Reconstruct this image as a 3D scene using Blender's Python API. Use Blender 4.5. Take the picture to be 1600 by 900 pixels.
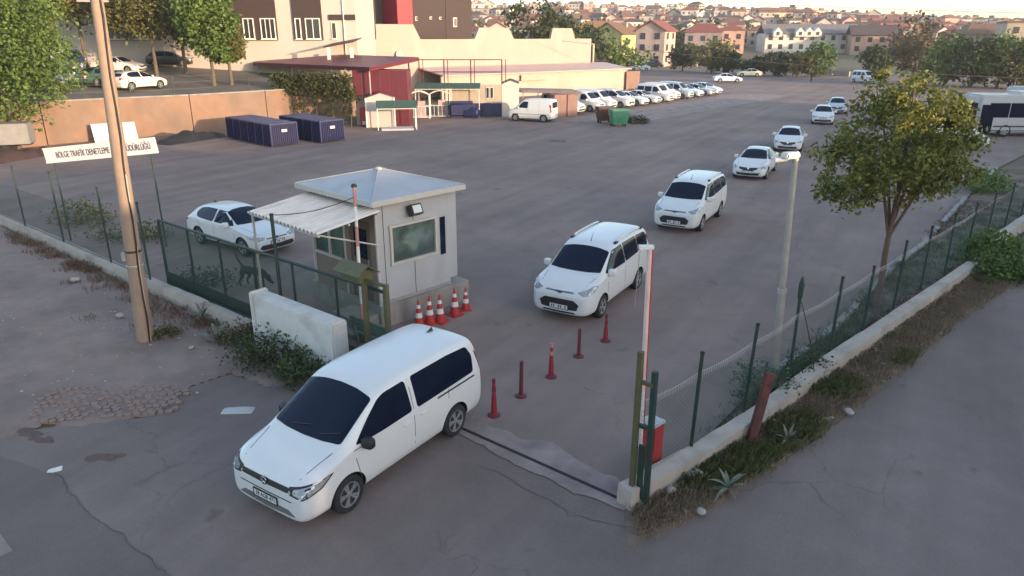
import bpy, bmesh, math, random
from mathutils import Vector, Matrix
from mathutils.bvhtree import BVHTree
for _o in list(bpy.data.objects): bpy.data.objects.remove(_o)
R = math.radians
scene = bpy.context.scene
COL = scene.collection
random.seed(7)
# ---------------------------------------------------------------- camera
FPX, PITCH, CAMH = 1110.0, 0.342, 7.22
cam = bpy.data.cameras.new('camera'); cam.sensor_width = 36.0; cam.lens = 36.0 * FPX / 1600.0
cam.clip_start = 0.1; cam.clip_end = 6000
camo = bpy.data.objects.new('camera', cam); COL.objects.link(camo)
camo.location = (0, 0, CAMH); camo.rotation_euler = (math.pi/2 - PITCH, 0, 0)
scene.camera = camo
# ---------------------------------------------------------------- sky and sun (late afternoon, low sun behind right)
SUN_EL = 7.0
sv = Vector((0.76, -0.65, 0)).normalized()          # horizontal direction towards the sun
w = bpy.data.worlds.new('World'); scene.world = w; w.use_nodes = True
nt = w.node_tree; bg = nt.nodes['Background']
sky = nt.nodes.new('ShaderNodeTexSky'); sky.sky_type = 'NISHITA'; sky.sun_disc = False
sky.sun_elevation = R(SUN_EL); sky.sun_rotation = math.atan2(sv.x, sv.y)
sky.altitude = 1000; sky.air_density = 0.85; sky.dust_density = 2.0; sky.ozone_density = 0.5
nt.links.new(sky.outputs[0], bg.inputs[0]); bg.inputs[1].default_value = 0.15
sl = bpy.data.lights.new('sun', 'SUN'); sl.energy = 2.0; sl.angle = R(0.6); sl.color = (1.0, 0.71, 0.46)
so = bpy.data.objects.new('sun', sl); COL.objects.link(so)
sd = Vector((sv.x*math.cos(R(SUN_EL)), sv.y*math.cos(R(SUN_EL)), math.sin(R(SUN_EL))))
so.rotation_euler = (-sd).to_track_quat('-Z', 'Y').to_euler(); so.location = sd*200
vs = scene.view_settings; vs.view_transform = 'Standard'; vs.look = 'None'; vs.gamma = 1; vs.use_curve_mapping = False
vs.exposure = 2.1
scene.cycles.max_bounces = 6; scene.cycles.diffuse_bounces = 3; scene.cycles.glossy_bounces = 3; scene.cycles.volume_bounces = 0
# ---------------------------------------------------------------- survey helpers (plain metres; x right, y away, z up)
def gp(u, v, z=0.0):
    """where the sight line through photo point (u, v) meets the level z"""
    a = (u-800)/FPX; b = (v-450)/FPX; c, s = math.cos(PITCH), math.sin(PITCH)
    t = (z-CAMH)/(-s-c*b)
    return Vector((a*t, (c-s*b)*t, z))
def at(u, v, Y):
    a = (u-800)/FPX; b = (v-450)/FPX; c, s = math.cos(PITCH), math.sin(PITCH)
    t = Y/(c-s*b)
    return Vector((a*t, Y, CAMH+(-s-c*b)*t))
# ---------------------------------------------------------------- materials
MATS = {}
def _n(nt, t, **k):
    n = nt.nodes.new(t)
    for a, b in k.items(): setattr(n, a, b)
    return n
def mat(name, col, rough=0.7, var=0.12, scale=6.0, bump=0.0, bscale=None, metal=0.0, coat=0.0, spec=0.5, col2=None, mixscale=None, island=False, transl=0.0, detail=6.0, stain=None):
    """principled material: base colour with noise variation, optional second colour in patches, fine bump"""
    if name in MATS: return MATS[name]
    m = bpy.data.materials.new(name); m.use_nodes = True; nt = m.node_tree
    p = nt.nodes['Principled BSDF']; L = nt.links.new
    p.inputs['Roughness'].default_value = rough; p.inputs['Metallic'].default_value = metal
    p.inputs['Coat Weight'].default_value = coat; p.inputs['Coat Roughness'].default_value = 0.08
    p.inputs['Specular IOR Level'].default_value = spec
    tc = _n(nt, 'ShaderNodeTexCoord'); out = tc.outputs['Object']
    c = _n(nt, 'ShaderNodeRGB'); c.outputs[0].default_value = (*col, 1); cur = c.outputs[0]
    if col2:
        nz = _n(nt, 'ShaderNodeTexNoise'); nz.inputs['Scale'].default_value = mixscale or scale*0.3; nz.inputs['Detail'].default_value = detail
        L(out, nz.inputs['Vector'])
        rp = _n(nt, 'ShaderNodeValToRGB'); rp.color_ramp.elements[0].position = .42; rp.color_ramp.elements[1].position = .6
        src = nz.outputs['Fac']
        if island:
            g = _n(nt, 'ShaderNodeNewGeometry'); src = g.outputs['Random Per Island']
            rp.color_ramp.elements[0].position = 0; rp.color_ramp.elements[1].position = 1
        L(src, rp.inputs[0])
        mx = _n(nt, 'ShaderNodeMix', data_type='RGBA'); mx.inputs[7].default_value = (*col2, 1)
        L(rp.outputs[0], mx.inputs[0]); L(cur, mx.inputs[6]); cur = mx.outputs[2]
    if var:
        nz2 = _n(nt, 'ShaderNodeTexNoise'); nz2.inputs['Scale'].default_value = scale; nz2.inputs['Detail'].default_value = detail; nz2.inputs['Roughness'].default_value = .65
        L(out, nz2.inputs['Vector'])
        mr = _n(nt, 'ShaderNodeMapRange'); mr.inputs[1].default_value = .25; mr.inputs[2].default_value = .75; mr.inputs[3].default_value = 1-var; mr.inputs[4].default_value = 1+var
        L(nz2.outputs['Fac'], mr.inputs[0])
        vm = _n(nt, 'ShaderNodeVectorMath', operation='SCALE'); L(cur, vm.inputs[0]); L(mr.outputs[0], vm.inputs['Scale']); cur = vm.outputs[0]
    if stain:
        # streaks and blotches of dirt with a shape of their own
        mp = _n(nt, 'ShaderNodeMapping'); mp.inputs['Scale'].default_value = stain[2]; L(out, mp.inputs[0])
        nz3 = _n(nt, 'ShaderNodeTexNoise'); nz3.inputs['Scale'].default_value = 1; nz3.inputs['Detail'].default_value = 5; L(mp.outputs[0], nz3.inputs['Vector'])
        r3 = _n(nt, 'ShaderNodeValToRGB'); r3.color_ramp.elements[0].position = .5; r3.color_ramp.elements[1].position = .72; L(nz3.outputs['Fac'], r3.inputs[0])
        m3 = _n(nt, 'ShaderNodeMath', operation='MULTIPLY'); m3.inputs[1].default_value = stain[1]; L(r3.outputs[0], m3.inputs[0])
        mx = _n(nt, 'ShaderNodeMix', data_type='RGBA'); mx.inputs[7].default_value = (*stain[0], 1); L(m3.outputs[0], mx.inputs[0]); L(cur, mx.inputs[6]); cur = mx.outputs[2]
    L(cur, p.inputs['Base Color'])
    if bump:
        nb = _n(nt, 'ShaderNodeTexNoise'); nb.inputs['Scale'].default_value = bscale or scale*4; nb.inputs['Detail'].default_value = 4; L(out, nb.inputs['Vector'])
        bp = _n(nt, 'ShaderNodeBump'); bp.inputs['Strength'].default_value = bump; bp.inputs['Distance'].default_value = 0.02
        L(nb.outputs['Fac'], bp.inputs['Height']); L(bp.outputs[0], p.inputs['Normal'])
    if transl:
        tr = _n(nt, 'ShaderNodeBsdfTranslucent'); L(cur, tr.inputs[0])
        ms = _n(nt, 'ShaderNodeMixShader'); ms.inputs[0].default_value = transl
        L(p.outputs[0], ms.inputs[1]); L(tr.outputs[0], ms.inputs[2]); L(ms.outputs[0], nt.nodes['Material Output'].inputs[0])
    MATS[name] = m
    return m
def emat(name, col, s):
    m = bpy.data.materials.new(name); m.use_nodes = True; p = m.node_tree.nodes['Principled BSDF']
    p.inputs['Base Color'].default_value = (*col, 1); p.inputs['Emission Color'].default_value = (*col, 1); p.inputs['Emission Strength'].default_value = s
    MATS[name] = m; return m
# ---------------------------------------------------------------- mesh builder
class MB:
    def __init__(s): s.v = []; s.f = []; s.m = []
    def add(s, vs, fs, mi=0):
        b = len(s.v); s.v += [tuple(x) for x in vs]; s.f += [tuple(i+b for i in f) for f in fs]; s.m += [mi]*len(fs); return s
    def box(s, c, size, rz=0.0, mi=0, M=None):
        x, y, z = size[0]/2, size[1]/2, size[2]/2; ca, sa = math.cos(rz), math.sin(rz); P = []
        for dx, dy, dz in ((-x,-y,-z),(x,-y,-z),(x,y,-z),(-x,y,-z),(-x,-y,z),(x,-y,z),(x,y,z),(-x,y,z)):
            q = Vector((c[0]+dx*ca-dy*sa, c[1]+dx*sa+dy*ca, c[2]+dz))
            P.append(M @ q if M else q)
        return s.add(P, [(3,2,1,0),(4,5,6,7),(0,1,5,4),(1,2,6,5),(2,3,7,6),(3,0,4,7)], mi)
    def tube(s, pts, rad, n=8, mi=0, cap=True):
        pts = [Vector(p) for p in pts]; rads = rad if isinstance(rad, (list, tuple)) else [rad]*len(pts)
        rings = []; up = None
        for i, p in enumerate(pts):
            d = (pts[min(i+1, len(pts)-1)]-pts[max(i-1, 0)]).normalized()
            if up is None: up = d.orthogonal().normalized()
            a = (up-d*up.dot(d)).normalized(); b = d.cross(a); up = a
            rings.append([p+(a*math.cos(2*math.pi*k/n)+b*math.sin(2*math.pi*k/n))*rads[i] for k in range(n)])
        V = [q for r in rings for q in r]; F = []
        for i in range(len(pts)-1):
            for k in range(n):
                F.append((i*n+k, i*n+(k+1)%n, (i+1)*n+(k+1)%n, (i+1)*n+k))
        if cap: F.append(tuple(range(n-1, -1, -1))); F.append(tuple((len(pts)-1)*n+k for k in range(n)))
        return s.add(V, F, mi)
    def prism(s, poly, z0, z1, mi=0):
        n = len(poly)
        if sum(poly[i][0]*poly[(i+1)%n][1]-poly[(i+1)%n][0]*poly[i][1] for i in range(n)) < 0: poly = poly[::-1]
        f = lambda q, z: (q[0], q[1], z if not callable(z) else z(q[0], q[1]))
        V = [f(q, z0) for q in poly]+[f(q, z1) for q in poly]
        return s.add(V, [tuple(range(n-1, -1, -1)), tuple(range(n, 2*n))]+[(i, (i+1)%n, n+(i+1)%n, n+i) for i in range(n)], mi)
    def lathe(s, prof, n=16, axis='z', c=(0,0,0), mi=0):
        V = []; F = []
        for r, h in prof:
            for k in range(n):
                a = 2*math.pi*k/n; x, y = r*math.cos(a), r*math.sin(a)
                q = (x, y, h) if axis == 'z' else ((x, h, y) if axis == 'y' else (h, x, y))
                V.append((q[0]+c[0], q[1]+c[1], q[2]+c[2]))
        for i in range(len(prof)-1):
            for k in range(n): F.append((i*n+k, i*n+(k+1)%n, (i+1)*n+(k+1)%n, (i+1)*n+k))
        F.append(tuple(range(n-1, -1, -1))); F.append(tuple((len(prof)-1)*n+k for k in range(n)))
        return s.add(V, F, mi)
    def quad(s, a, b, c, d, mi=0): return s.add([a, b, c, d], [(0, 1, 2, 3)], mi)
    def slab(s, a, b, c, d, t, mi=0):
        """quad given thickness t along its normal"""
        a, b, c, d = map(Vector, (a, b, c, d)); n = (b-a).cross(d-a).normalized()*t
        return s.add([a, b, c, d, a+n, b+n, c+n, d+n], [(3,2,1,0),(4,5,6,7),(0,1,5,4),(1,2,6,5),(2,3,7,6),(3,0,4,7)], mi)
    def mesh(s, name, mats, smooth=None):
        me = bpy.data.meshes.new(name); me.from_pydata(s.v, [], s.f)
        for m in (mats if isinstance(mats, (list, tuple)) else [mats]): me.materials.append(m)
        if any(s.m): me.polygons.foreach_set('material_index', s.m)
        bm = bmesh.new(); bm.from_mesh(me); bmesh.ops.recalc_face_normals(bm, faces=bm.faces); bm.to_mesh(me); bm.free()
        if smooth is not None:
            for p in me.polygons: p.use_smooth = True
            if smooth < 180: me.set_sharp_from_angle(angle=R(smooth))
        me.update(); return me
    def obj(s, name, mats, parent=None, smooth=None, **k): return link(name, s.mesh(name, mats, smooth), parent, **k)
def link(name, data, parent=None, label=None, cat=None, group=None, kind=None, loc=None, rz=None):
    o = bpy.data.objects.new(name, data); COL.objects.link(o)
    if parent is not None: o.parent = parent
    if loc is not None: o.location = loc
    if rz is not None: o.rotation_euler = (0, 0, rz)
    if label: o['label'] = label
    if cat: o['category'] = cat
    if group: o['group'] = group
    if kind: o['kind'] = kind
    return o
def thing(name, label, cat, loc=(0,0,0), rz=0.0, group=None):
    o = link(name, None, None, label, cat, group, loc=loc, rz=rz); o.empty_display_size = .3; return o
def copy_tree(o, parent=None, label=None, loc=None, rz=None, paint=None):
    c = o.copy(); COL.objects.link(c); c.parent = parent
    if label: c['label'] = label
    if loc is not None: c.location = loc
    if rz is not None: c.rotation_euler = (0, 0, rz)
    for ch in o.children: copy_tree(ch, c, paint=paint)
    if paint and c.type == 'MESH' and c.material_slots and c.material_slots[0].material and c.material_slots[0].material.name.startswith('car_paint'):
        c.material_slots[0].link = 'OBJECT'; c.material_slots[0].material = paint
    return c
def bm_obj(name, bm, mats, parent=None, smooth=None, **k):
    me = bpy.data.meshes.new(name); bm.to_mesh(me); bm.free()
    for m in (mats if isinstance(mats, (list, tuple)) else [mats]): me.materials.append(m)
    if smooth is not None:
        for p in me.polygons: p.use_smooth = True
        if smooth < 180: me.set_sharp_from_angle(angle=R(smooth))
    return link(name, me, parent, **k)
def apply_mods(o):
    bpy.context.view_layer.update(); dg = bpy.context.evaluated_depsgraph_get()
    me = bpy.data.meshes.new_from_object(o.evaluated_get(dg)); o.modifiers.clear(); o.data = me; return me
def text_mesh(body, size, ext, m, width=None):
    cu = bpy.data.curves.new('lettering', 'FONT'); cu.body = body; cu.size = size; cu.extrude = ext; cu.align_x = 'CENTER'; cu.align_y = 'CENTER'
    o = bpy.data.objects.new('lettering', cu); COL.objects.link(o)
    bpy.context.view_layer.update(); dg = bpy.context.evaluated_depsgraph_get()
    me = bpy.data.meshes.new_from_object(o.evaluated_get(dg)); bpy.data.objects.remove(o)
    if width:
        xs = [v.co.x for v in me.vertices]; k = width/max(1e-6, max(xs)-min(xs)); c0 = (max(xs)+min(xs))/2
        for v in me.vertices: v.co.x = (v.co.x-c0)*k
    me.materials.clear(); me.materials.append(m); return me
def pip(x, y, poly):
    ins = False; n = len(poly)
    for i in range(n):
        x1, y1 = poly[i][0], poly[i][1]; x2, y2 = poly[(i+1)%n][0], poly[(i+1)%n][1]
        if (y1 > y) != (y2 > y) and x < (x2-x1)*(y-y1)/(y2-y1)+x1: ins = not ins
    return ins
def vnoise(x, y, s=1.0):
    from mathutils import noise
    return noise.noise(Vector((x*s, y*s, 3.3)))
# ================================================================ ground
def asphalt(name, col, dark, tracks=.5, cracks=.5):
    """worn asphalt: aggregate grain, blotches, tyre tracks along the drive, oil spots and hairline cracks"""
    m = bpy.data.materials.new(name); m.use_nodes = True; nt = m.node_tree; L = nt.links.new; p = nt.nodes['Principled BSDF']
    p.inputs['Roughness'].default_value = .9; p.inputs['Specular IOR Level'].default_value = .3
    tc = _n(nt, 'ShaderNodeTexCoord'); o = tc.outputs['Object']
    def noise(scale, detail=6, rough=.6, vec=None, dist=0):
        n = _n(nt, 'ShaderNodeTexNoise'); n.inputs['Scale'].default_value = scale; n.inputs['Detail'].default_value = detail; n.inputs['Roughness'].default_value = rough; n.inputs['Distortion'].default_value = dist
        L(vec or o, n.inputs['Vector']); return n.outputs['Fac']
    def rng(v, a, b, c, d):
        r = _n(nt, 'ShaderNodeMapRange'); r.inputs[1].default_value = a; r.inputs[2].default_value = b; r.inputs[3].default_value = c; r.inputs[4].default_value = d; L(v, r.inputs[0]); return r.outputs[0]
    def mul(a_, b_):
        q = _n(nt, 'ShaderNodeMath', operation='MULTIPLY'); L(a_, q.inputs[0]); L(b_, q.inputs[1]); return q.outputs[0]
    mx = _n(nt, 'ShaderNodeMix', data_type='RGBA'); mx.inputs[6].default_value = (*col, 1); mx.inputs[7].default_value = (*dark, 1)
    L(rng(noise(.16, 9, .62), .38, .62, 0, 1), mx.inputs[0])
    f = rng(noise(1.1, 8, .65), .25, .75, .90, 1.10)
    f = mul(f, rng(noise(55, 3, .7), .25, .75, .80, 1.20))
    m0 = _n(nt, 'ShaderNodeMapping'); m0.inputs['Rotation'].default_value = (0, 0, R(121)); L(o, m0.inputs[0])
    mp = _n(nt, 'ShaderNodeMapping'); mp.inputs['Scale'].default_value = (.05, .8, 1); L(m0.outputs[0], mp.inputs[0])
    f = mul(f, rng(noise(1.0, 5, .6, mp.outputs[0]), .3, .7, 1-.20*tracks, 1+.14*tracks))
    f = mul(f, rng(noise(.9, 3, .5), .68, .74, 1, .72))
    vo = _n(nt, 'ShaderNodeTexVoronoi', feature='DISTANCE_TO_EDGE'); vo.inputs['Scale'].default_value = .33
    nd = _n(nt, 'ShaderNodeTexNoise'); nd.inputs['Scale'].default_value = 1.4; nd.inputs['Detail'].default_value = 6; L(o, nd.inputs['Vector'])
    va = _n(nt, 'ShaderNodeVectorMath', operation='MULTIPLY_ADD'); va.inputs[1].default_value = (1.1, 1.1, 0); L(nd.outputs['Color'], va.inputs[0]); L(o, va.inputs[2]); L(va.outputs[0], vo.inputs['Vector'])
    ck = rng(vo.outputs['Distance'], .002, .007, 1-.45*cracks, 1)
    mk = rng(noise(.22, 3), .50, .56, 0, 1)
    q = _n(nt, 'ShaderNodeMix'); q.inputs[2].default_value = 1.0; L(mk, q.inputs[0]); L(ck, q.inputs[3]); f = mul(f, q.outputs[0])
    vm = _n(nt, 'ShaderNodeVectorMath', operation='SCALE'); L(mx.outputs[2], vm.inputs[0]); L(f, vm.inputs['Scale']); L(vm.outputs[0], p.inputs['Base Color'])
    bp = _n(nt, 'ShaderNodeBump'); bp.inputs['Strength'].default_value = .35; bp.inputs['Distance'].default_value = .012; L(noise(70, 3, .7), bp.inputs['Height']); L(bp.outputs[0], p.inputs['Normal'])
    MATS[name] = m; return m
asphalt_street = asphalt('asphalt_street', (.207,.160,.145), (.161,.125,.114), .7, .5)
asphalt_lot = asphalt('asphalt_lot', (.250,.186,.164), (.196,.146,.130), .9, .5)
asphalt_dark = asphalt('asphalt_dark', (.163,.129,.118), (.132,.104,.096), .5, .8)
dirt_m = mat('dirt_pavement', (.235,.172,.150), .95, .2, 1.6, .5, 25, col2=(.19,.139,.122), mixscale=.5, detail=10)
soil_m = mat('verge_soil', (.175,.122,.09), .97, .35, 2.5, .9, 30, col2=(.085,.06,.045), mixscale=.8, detail=10)
concrete_m = mat('concrete_pale', (.26,.24,.225), .88, .2, 2.2, .3, 40, stain=((.13,.115,.105), .6, (2.2,2.2,.5)))
concrete_d = mat('concrete_worn', (.285,.225,.205), .92, .22, 2.5, .4, 40, col2=(.21,.165,.152), mixscale=1.1)
field_m = mat('dry_field', (.16,.13,.075), .95, .3, .08, .3, 3, col2=(.085,.085,.04), mixscale=.02, detail=9)
def sheet(name, poly, z, m, kind='structure', res=None):
    """flat sheet with an irregular outline"""
    mb = MB(); n = len(poly); mb.add([(p[0], p[1], z) for p in poly], [tuple(range(n))])
    me = mb.mesh(name, m)
    bm = bmesh.new(); bm.from_mesh(me); bmesh.ops.triangulate(bm, faces=bm.faces)
    for f in bm.faces:
        if f.normal.z < 0: f.normal_flip()
    bm.to_mesh(me); bm.free()
    return link(name, me, kind=kind)
def rough(pts, amp=.08, step=.35, closed=True):
    out = []; n = len(pts)
    for i in range(n if closed else n-1):
        a = Vector(pts[i][:2]); b = Vector(pts[(i+1) % n][:2]); k = max(1, int((b-a).length/step)); d = (b-a); nrm = Vector((-d.y, d.x)).normalized() if d.length else Vector((0,0))
        for j in range(k):
            q = a+d*j/k; o = vnoise(q.x, q.y, 1.7)*amp+vnoise(q.x, q.y, 6)*amp*.4
            out.append((q+nrm*o)[:] if j else q[:])
    return out
def hill(x, y):
    d = math.hypot(x, y)
    az = x/max(1.0, y) if y > 0 else .5
    f = 1.0 if az < .2 else max(.30, 1.0-(az-.2)*1.35)
    h = 0 if d < 175 else min(1, (d-175)/425)**1.1*21*f
    return h + (0 if d < 260 else vnoise(x, y, .006)*2*min(1, (d-260)/200))
# the land, out to the horizon
vs_, fs_ = [], []
rads = [0, 40, 80, 120, 150, 170, 190, 215, 245, 280, 320, 370, 430, 500, 580, 670, 780, 950, 1300, 2200, 5200]; NA = 120
for i, r in enumerate(rads):
    for k in range(NA):
        a = 2*math.pi*k/NA; x, y = r*math.cos(a), r*math.sin(a); zz = hill(x, y) if y > -100 else 0
        vs_.append((x, y, -.06+zz if r < 900 else -.06+hill(x, y)*(1 if r < 1000 else .9)))
for i in range(len(rads)-1):
    for k in range(NA): fs_.append((i*NA+k, i*NA+(k+1) % NA, (i+1)*NA+(k+1) % NA, (i+1)*NA+k))
MB().add(vs_, fs_).obj('ground', field_m, smooth=180, kind='structure')
# front fence line and right fence line (measured)
FA = Vector((1.95, 9.75, 0)); FU = Vector((-.777, .630, 0)).normalized()      # front line, runs to the left and away
FN = Vector((-FU.y, FU.x, 0)); FN = FN if FN.y < 0 else -FN                     # towards the street
def FL(t, n=0.0, z=0.0): return FA+FU*t+FN*n+Vector((0, 0, z))
RW = [Vector(p) for p in ((1.95,9.55,0),(3.38,10.75,0),(5.02,12.25,0),(7.16,14.35,0),(9.9,16.95,0),(14.95,21.75,0))]   # outer foot of the right wall
street_poly = [(-60,-30),(60,-30),(90,40),(75,70),(60,62),(24.5,30),(16.34,21.5),(12.05,17.71),(8.67,14.46),(5.67,11.65),(3.09,9.55),(2.37,9.08),(1.9,9.4),tuple(FL(0,.0)[:2]),tuple(FL(9.2,.0)[:2]),(-4.85,13.8),(-6.4,14.5),(-7.0,13.9),(-7.2,12.6),(-9.3,12.1),(-14,10.5),(-60,20)]
sheet('street_asphalt', rough(street_poly, .10, .5), -.012, asphalt_street, 'structure')
lot_poly = [tuple(FL(-.2,.05)[:2]),tuple(FL(35,.05)[:2]),(-35,42),(-33,49),(-21,63),(-10,66),(0,90),(16,106),(10,118),(14,165),(60,172),(95,120),(75,80),(45,58),(28.1,41),(20.2,31.5),(14.9,24.8),(11.95,21.5),(8.6,17.3),(6.1,14.7),(3.2,11.2)]
sheet('car_park_asphalt', rough(lot_poly, .06, 1.0), 0.0, asphalt_lot, 'structure')
# older, darker road lane at the lower left
sheet('street_lane', rough([(-9.6,11.3),(-8.0,10.6),(-6.8,9.55),(-4.96,8.24),(-3.0,6.6),(-3,2),(-30,2),(-30,14),(-14,11.6)], .05, .3), -.008, asphalt_dark, 'structure')
# dirt pavement left of the drive
dirt_poly = [tuple(FL(9.4,.16)[:2]),tuple(FL(42,.16)[:2]),(-60,40),(-60,16),(-14,11.2),(-9.65,11.75),(-9.2,12.3),(-8.5,12.2),(-7.1,12.7),(-7.0,13.9),(-6.4,14.55),(-5.1,13.75),(-4.85,13.9)]
def bumpy(name, poly, base, amp, m, step=.3, xr=None, kind='structure'):
    """uneven ground: fine grid clipped to the outline, heights from noise"""
    xs = [p[0] for p in poly]; ys = [p[1] for p in poly]; x0, x1, y0, y1 = min(xs), max(xs), min(ys), max(ys)
    if xr: x0, x1, y0, y1 = max(x0, xr[0]), min(x1, xr[1]), max(y0, xr[2]), min(y1, xr[3])
    idx = {}; V = []; F = []; nx = int((x1-x0)/step)+1; ny = int((y1-y0)/step)+1
    def vid(i, j):
        if (i, j) not in idx:
            x, y = x0+i*step, y0+j*step; idx[(i, j)] = len(V)
            V.append((x, y, base+amp*(vnoise(x, y, .6)*.6+vnoise(x, y, 2.1)*.4+vnoise(x, y, 6)*.15)))
        return idx[(i, j)]
    for i in range(nx):
        for j in range(ny):
            if pip(x0+(i+.5)*step, y0+(j+.5)*step, poly): F.append((vid(i, j), vid(i+1, j), vid(i+1, j+1), vid(i, j+1)))
    # edge vertices slope down below the street
    cnt = {}
    for f in F:
        for a in f: cnt[a] = cnt.get(a, 0)+1
    V = [(x, y, z if cnt.get(k, 0) == 4 else min(z, base)-.05) for k, (x, y, z) in enumerate(V)]
    return MB().add(V, F).obj(name, m, smooth=180, kind=kind)
bumpy('dirt_pavement', rough(dirt_poly, .15, .3), .025, .06, dirt_m, .14, (-30, -4, 10.5, 38))
# verge outside the right wall and soil strip inside it
verge_poly = [(1.8,9.5)]+[tuple(p[:2]) for p in RW]+[(16.7,23.6),(20,26.9),(30,37),(34,36),(24.5,29.5),(16.34,21.4),(12.05,17.65),(8.67,14.4),(5.67,11.6),(4.16,10.3),(3.09,9.5),(2.4,9.0),(1.75,8.5),(1.55,9.0)]
bumpy('verge_soil', rough(verge_poly, .08, .3), .03, .09, soil_m, .13)
inner_poly = [(3.0,10.8),(5.02,12.5),(7.16,14.6),(9.9,17.2),(14.95,22.0),(20,27.2),(36,43),(28.3,41),(20.3,31.5),(14.95,24.8),(12.05,21.5),(8.7,17.3),(6.2,14.7),(4.6,12.8)]
bumpy('planting_strip', inner_poly, .05, .08, soil_m, .16)
# kerb stones between the strip and the car park
kerb_pts = [(6.13,14.62),(8.59,17.27),(11.95,21.5),(14.86,24.78),(20.23,31.49),(28.12,41.02)]
kerb = link('kerb', None, kind='structure')
stone_me = {}
def polyline(pts, step):
    out = []; carry = 0.0
    for a, b in zip(pts[:-1], pts[1:]):
        a = Vector(a); b = Vector(b); L = (b-a).length; t = carry
        while t < L: out.append((a+(b-a)*t/L, (b-a).normalized())); t += step
        carry = t-L
    return out
kb = MB().box((0,0,.02), (.98,.16,.24)).mesh('kerb_stone', concrete_m)
for k, (p, d) in enumerate(polyline([Vector((*q, 0)) for q in kerb_pts], 1.0)):
    if random.random() < .12: continue
    o = link('kerb_stone', kb, kerb, loc=(p.x+random.uniform(-.03,.03), p.y, random.uniform(-.03,.02)), rz=math.atan2(d.y, d.x)+random.uniform(-.03,.03))
# concrete apron round the gate rail
apron = [FL(.0,.22),FL(.9,.36),FL(2.2,.32),FL(3.2,.22),FL(4.6,.15),FL(5.2,-.1),FL(5.3,-.6),FL(4.2,-.5),FL(3.4,-.4),FL(2.6,-.42),FL(2.1,-.7),FL(1.4,-.5),FL(.6,-.5),FL(.1,-.3)]
sheet('gate_apron', rough(apron, .12, .16), .004, concrete_d)
# cracked joint across the street
crack_m = mat('tar_joint', (.09,.076,.07), .85, .2, 5)
cr = MB()
def crack(pts, wd, z):
    q = rough(pts, .14, .12, closed=False)+[pts[-1]]
    for a, b in zip(q[:-1], q[1:]):
        a = Vector((*a[:2], z)); b = Vector((*b[:2], z)); d = (b-a).normalized(); n = Vector((-d.y, d.x, 0))*wd*random.uniform(.3, 1.2)
        cr.quad(a-n, b-n*.9, b+n*.9, a+n)
crack([(-8.0,10.6),(-6.8,9.55),(-4.96,8.24),(-4.2,7.6)], .012, -.003)
crack([(1.9,9.2),(.9,9.45),(.1,10.3),(-.6,10.9)], .010, -.006)
cr.obj('tar_joint', crack_m, kind='structure')
# faded lane dashes
paint_m = mat('faded_road_paint', (.235,.19,.17), .85, .25, 9)
for a, b, wd in (((-8.55,9.45),(-7.5,8.55),.12),((-6.4,7.75),(-5.6,7.1),.12)):
    a = Vector((*a, -.003)); b = Vector((*b, -.003)); d = (b-a).normalized(); n = Vector((-d.y, d.x, 0))*wd
    me = MB().quad(a-n, b-n, b+n, a+n).mesh('lane_dash', paint_m); link('lane_dash', me, kind='structure')
# pale worn concrete strip in front of the parked row, patches in the lot
sheet('worn_concrete_strip', rough([gp(1000,193)[:2],gp(1060,181)[:2],gp(1130,168)[:2],gp(1235,150)[:2],gp(1200,147)[:2],gp(1125,148)[:2],gp(1080,158)[:2],gp(1000,170)[:2],gp(900,182)[:2],gp(880,190)[:2]], .7, 1.2), .008, concrete_d)
sheet('asphalt_patch', rough([gp(860,222)[:2],gp(885,224)[:2],gp(884,219)[:2],gp(862,218)[:2]], .1, .5), .006, asphalt_dark)
# setts (small paving stones) in the dirt at the left
sett_m = mat('sett_stone', (.25,.178,.15), .9, .3, 8, .5, 40)
bmz = bmesh.new(); bmesh.ops.create_cube(bmz, size=1); bmesh.ops.bevel(bmz, geom=bmz.edges[:], offset=.12, segments=1, affect='EDGES')
sett_me = bpy.data.meshes.new('sett'); bmz.to_mesh(sett_me); bmz.free(); sett_me.materials.append(sett_m)
setts = link('sett_paving', None, kind='structure')
cnt = 0
for j in range(-3, 12):
    for i in range(0, 26):
        p = Vector((-10.0, 12.62, 0))+Vector((.985,.17,0))*(i*.155+(j % 2)*.07)+Vector((-.17,.985,0))*(j*.125)
        u = (p.x+9.9)/3.4
        lim0 = 12.35+.1*vnoise(p.x, p.y, 2); lim1 = 13.9-.25*abs(u-.5)+.3*vnoise(p.x, p.y, 1.1)
        if p.x < -9.9 or p.x > -6.9 or p.y < lim0 or p.y > lim1 or random.random() < .22+.5*max(0, vnoise(p.x, p.y, .9)) or cnt > 255: continue
        o = link('sett', sett_me, setts, loc=(p.x+random.uniform(-.012,.012), p.y+random.uniform(-.012,.012), .004+random.uniform(-.010,.010)), rz=.17+random.uniform(-.12,.12))
        o.scale = (.135*random.uniform(.85,1.08), .105*random.uniform(.85,1.08), .08); cnt += 1
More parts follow.
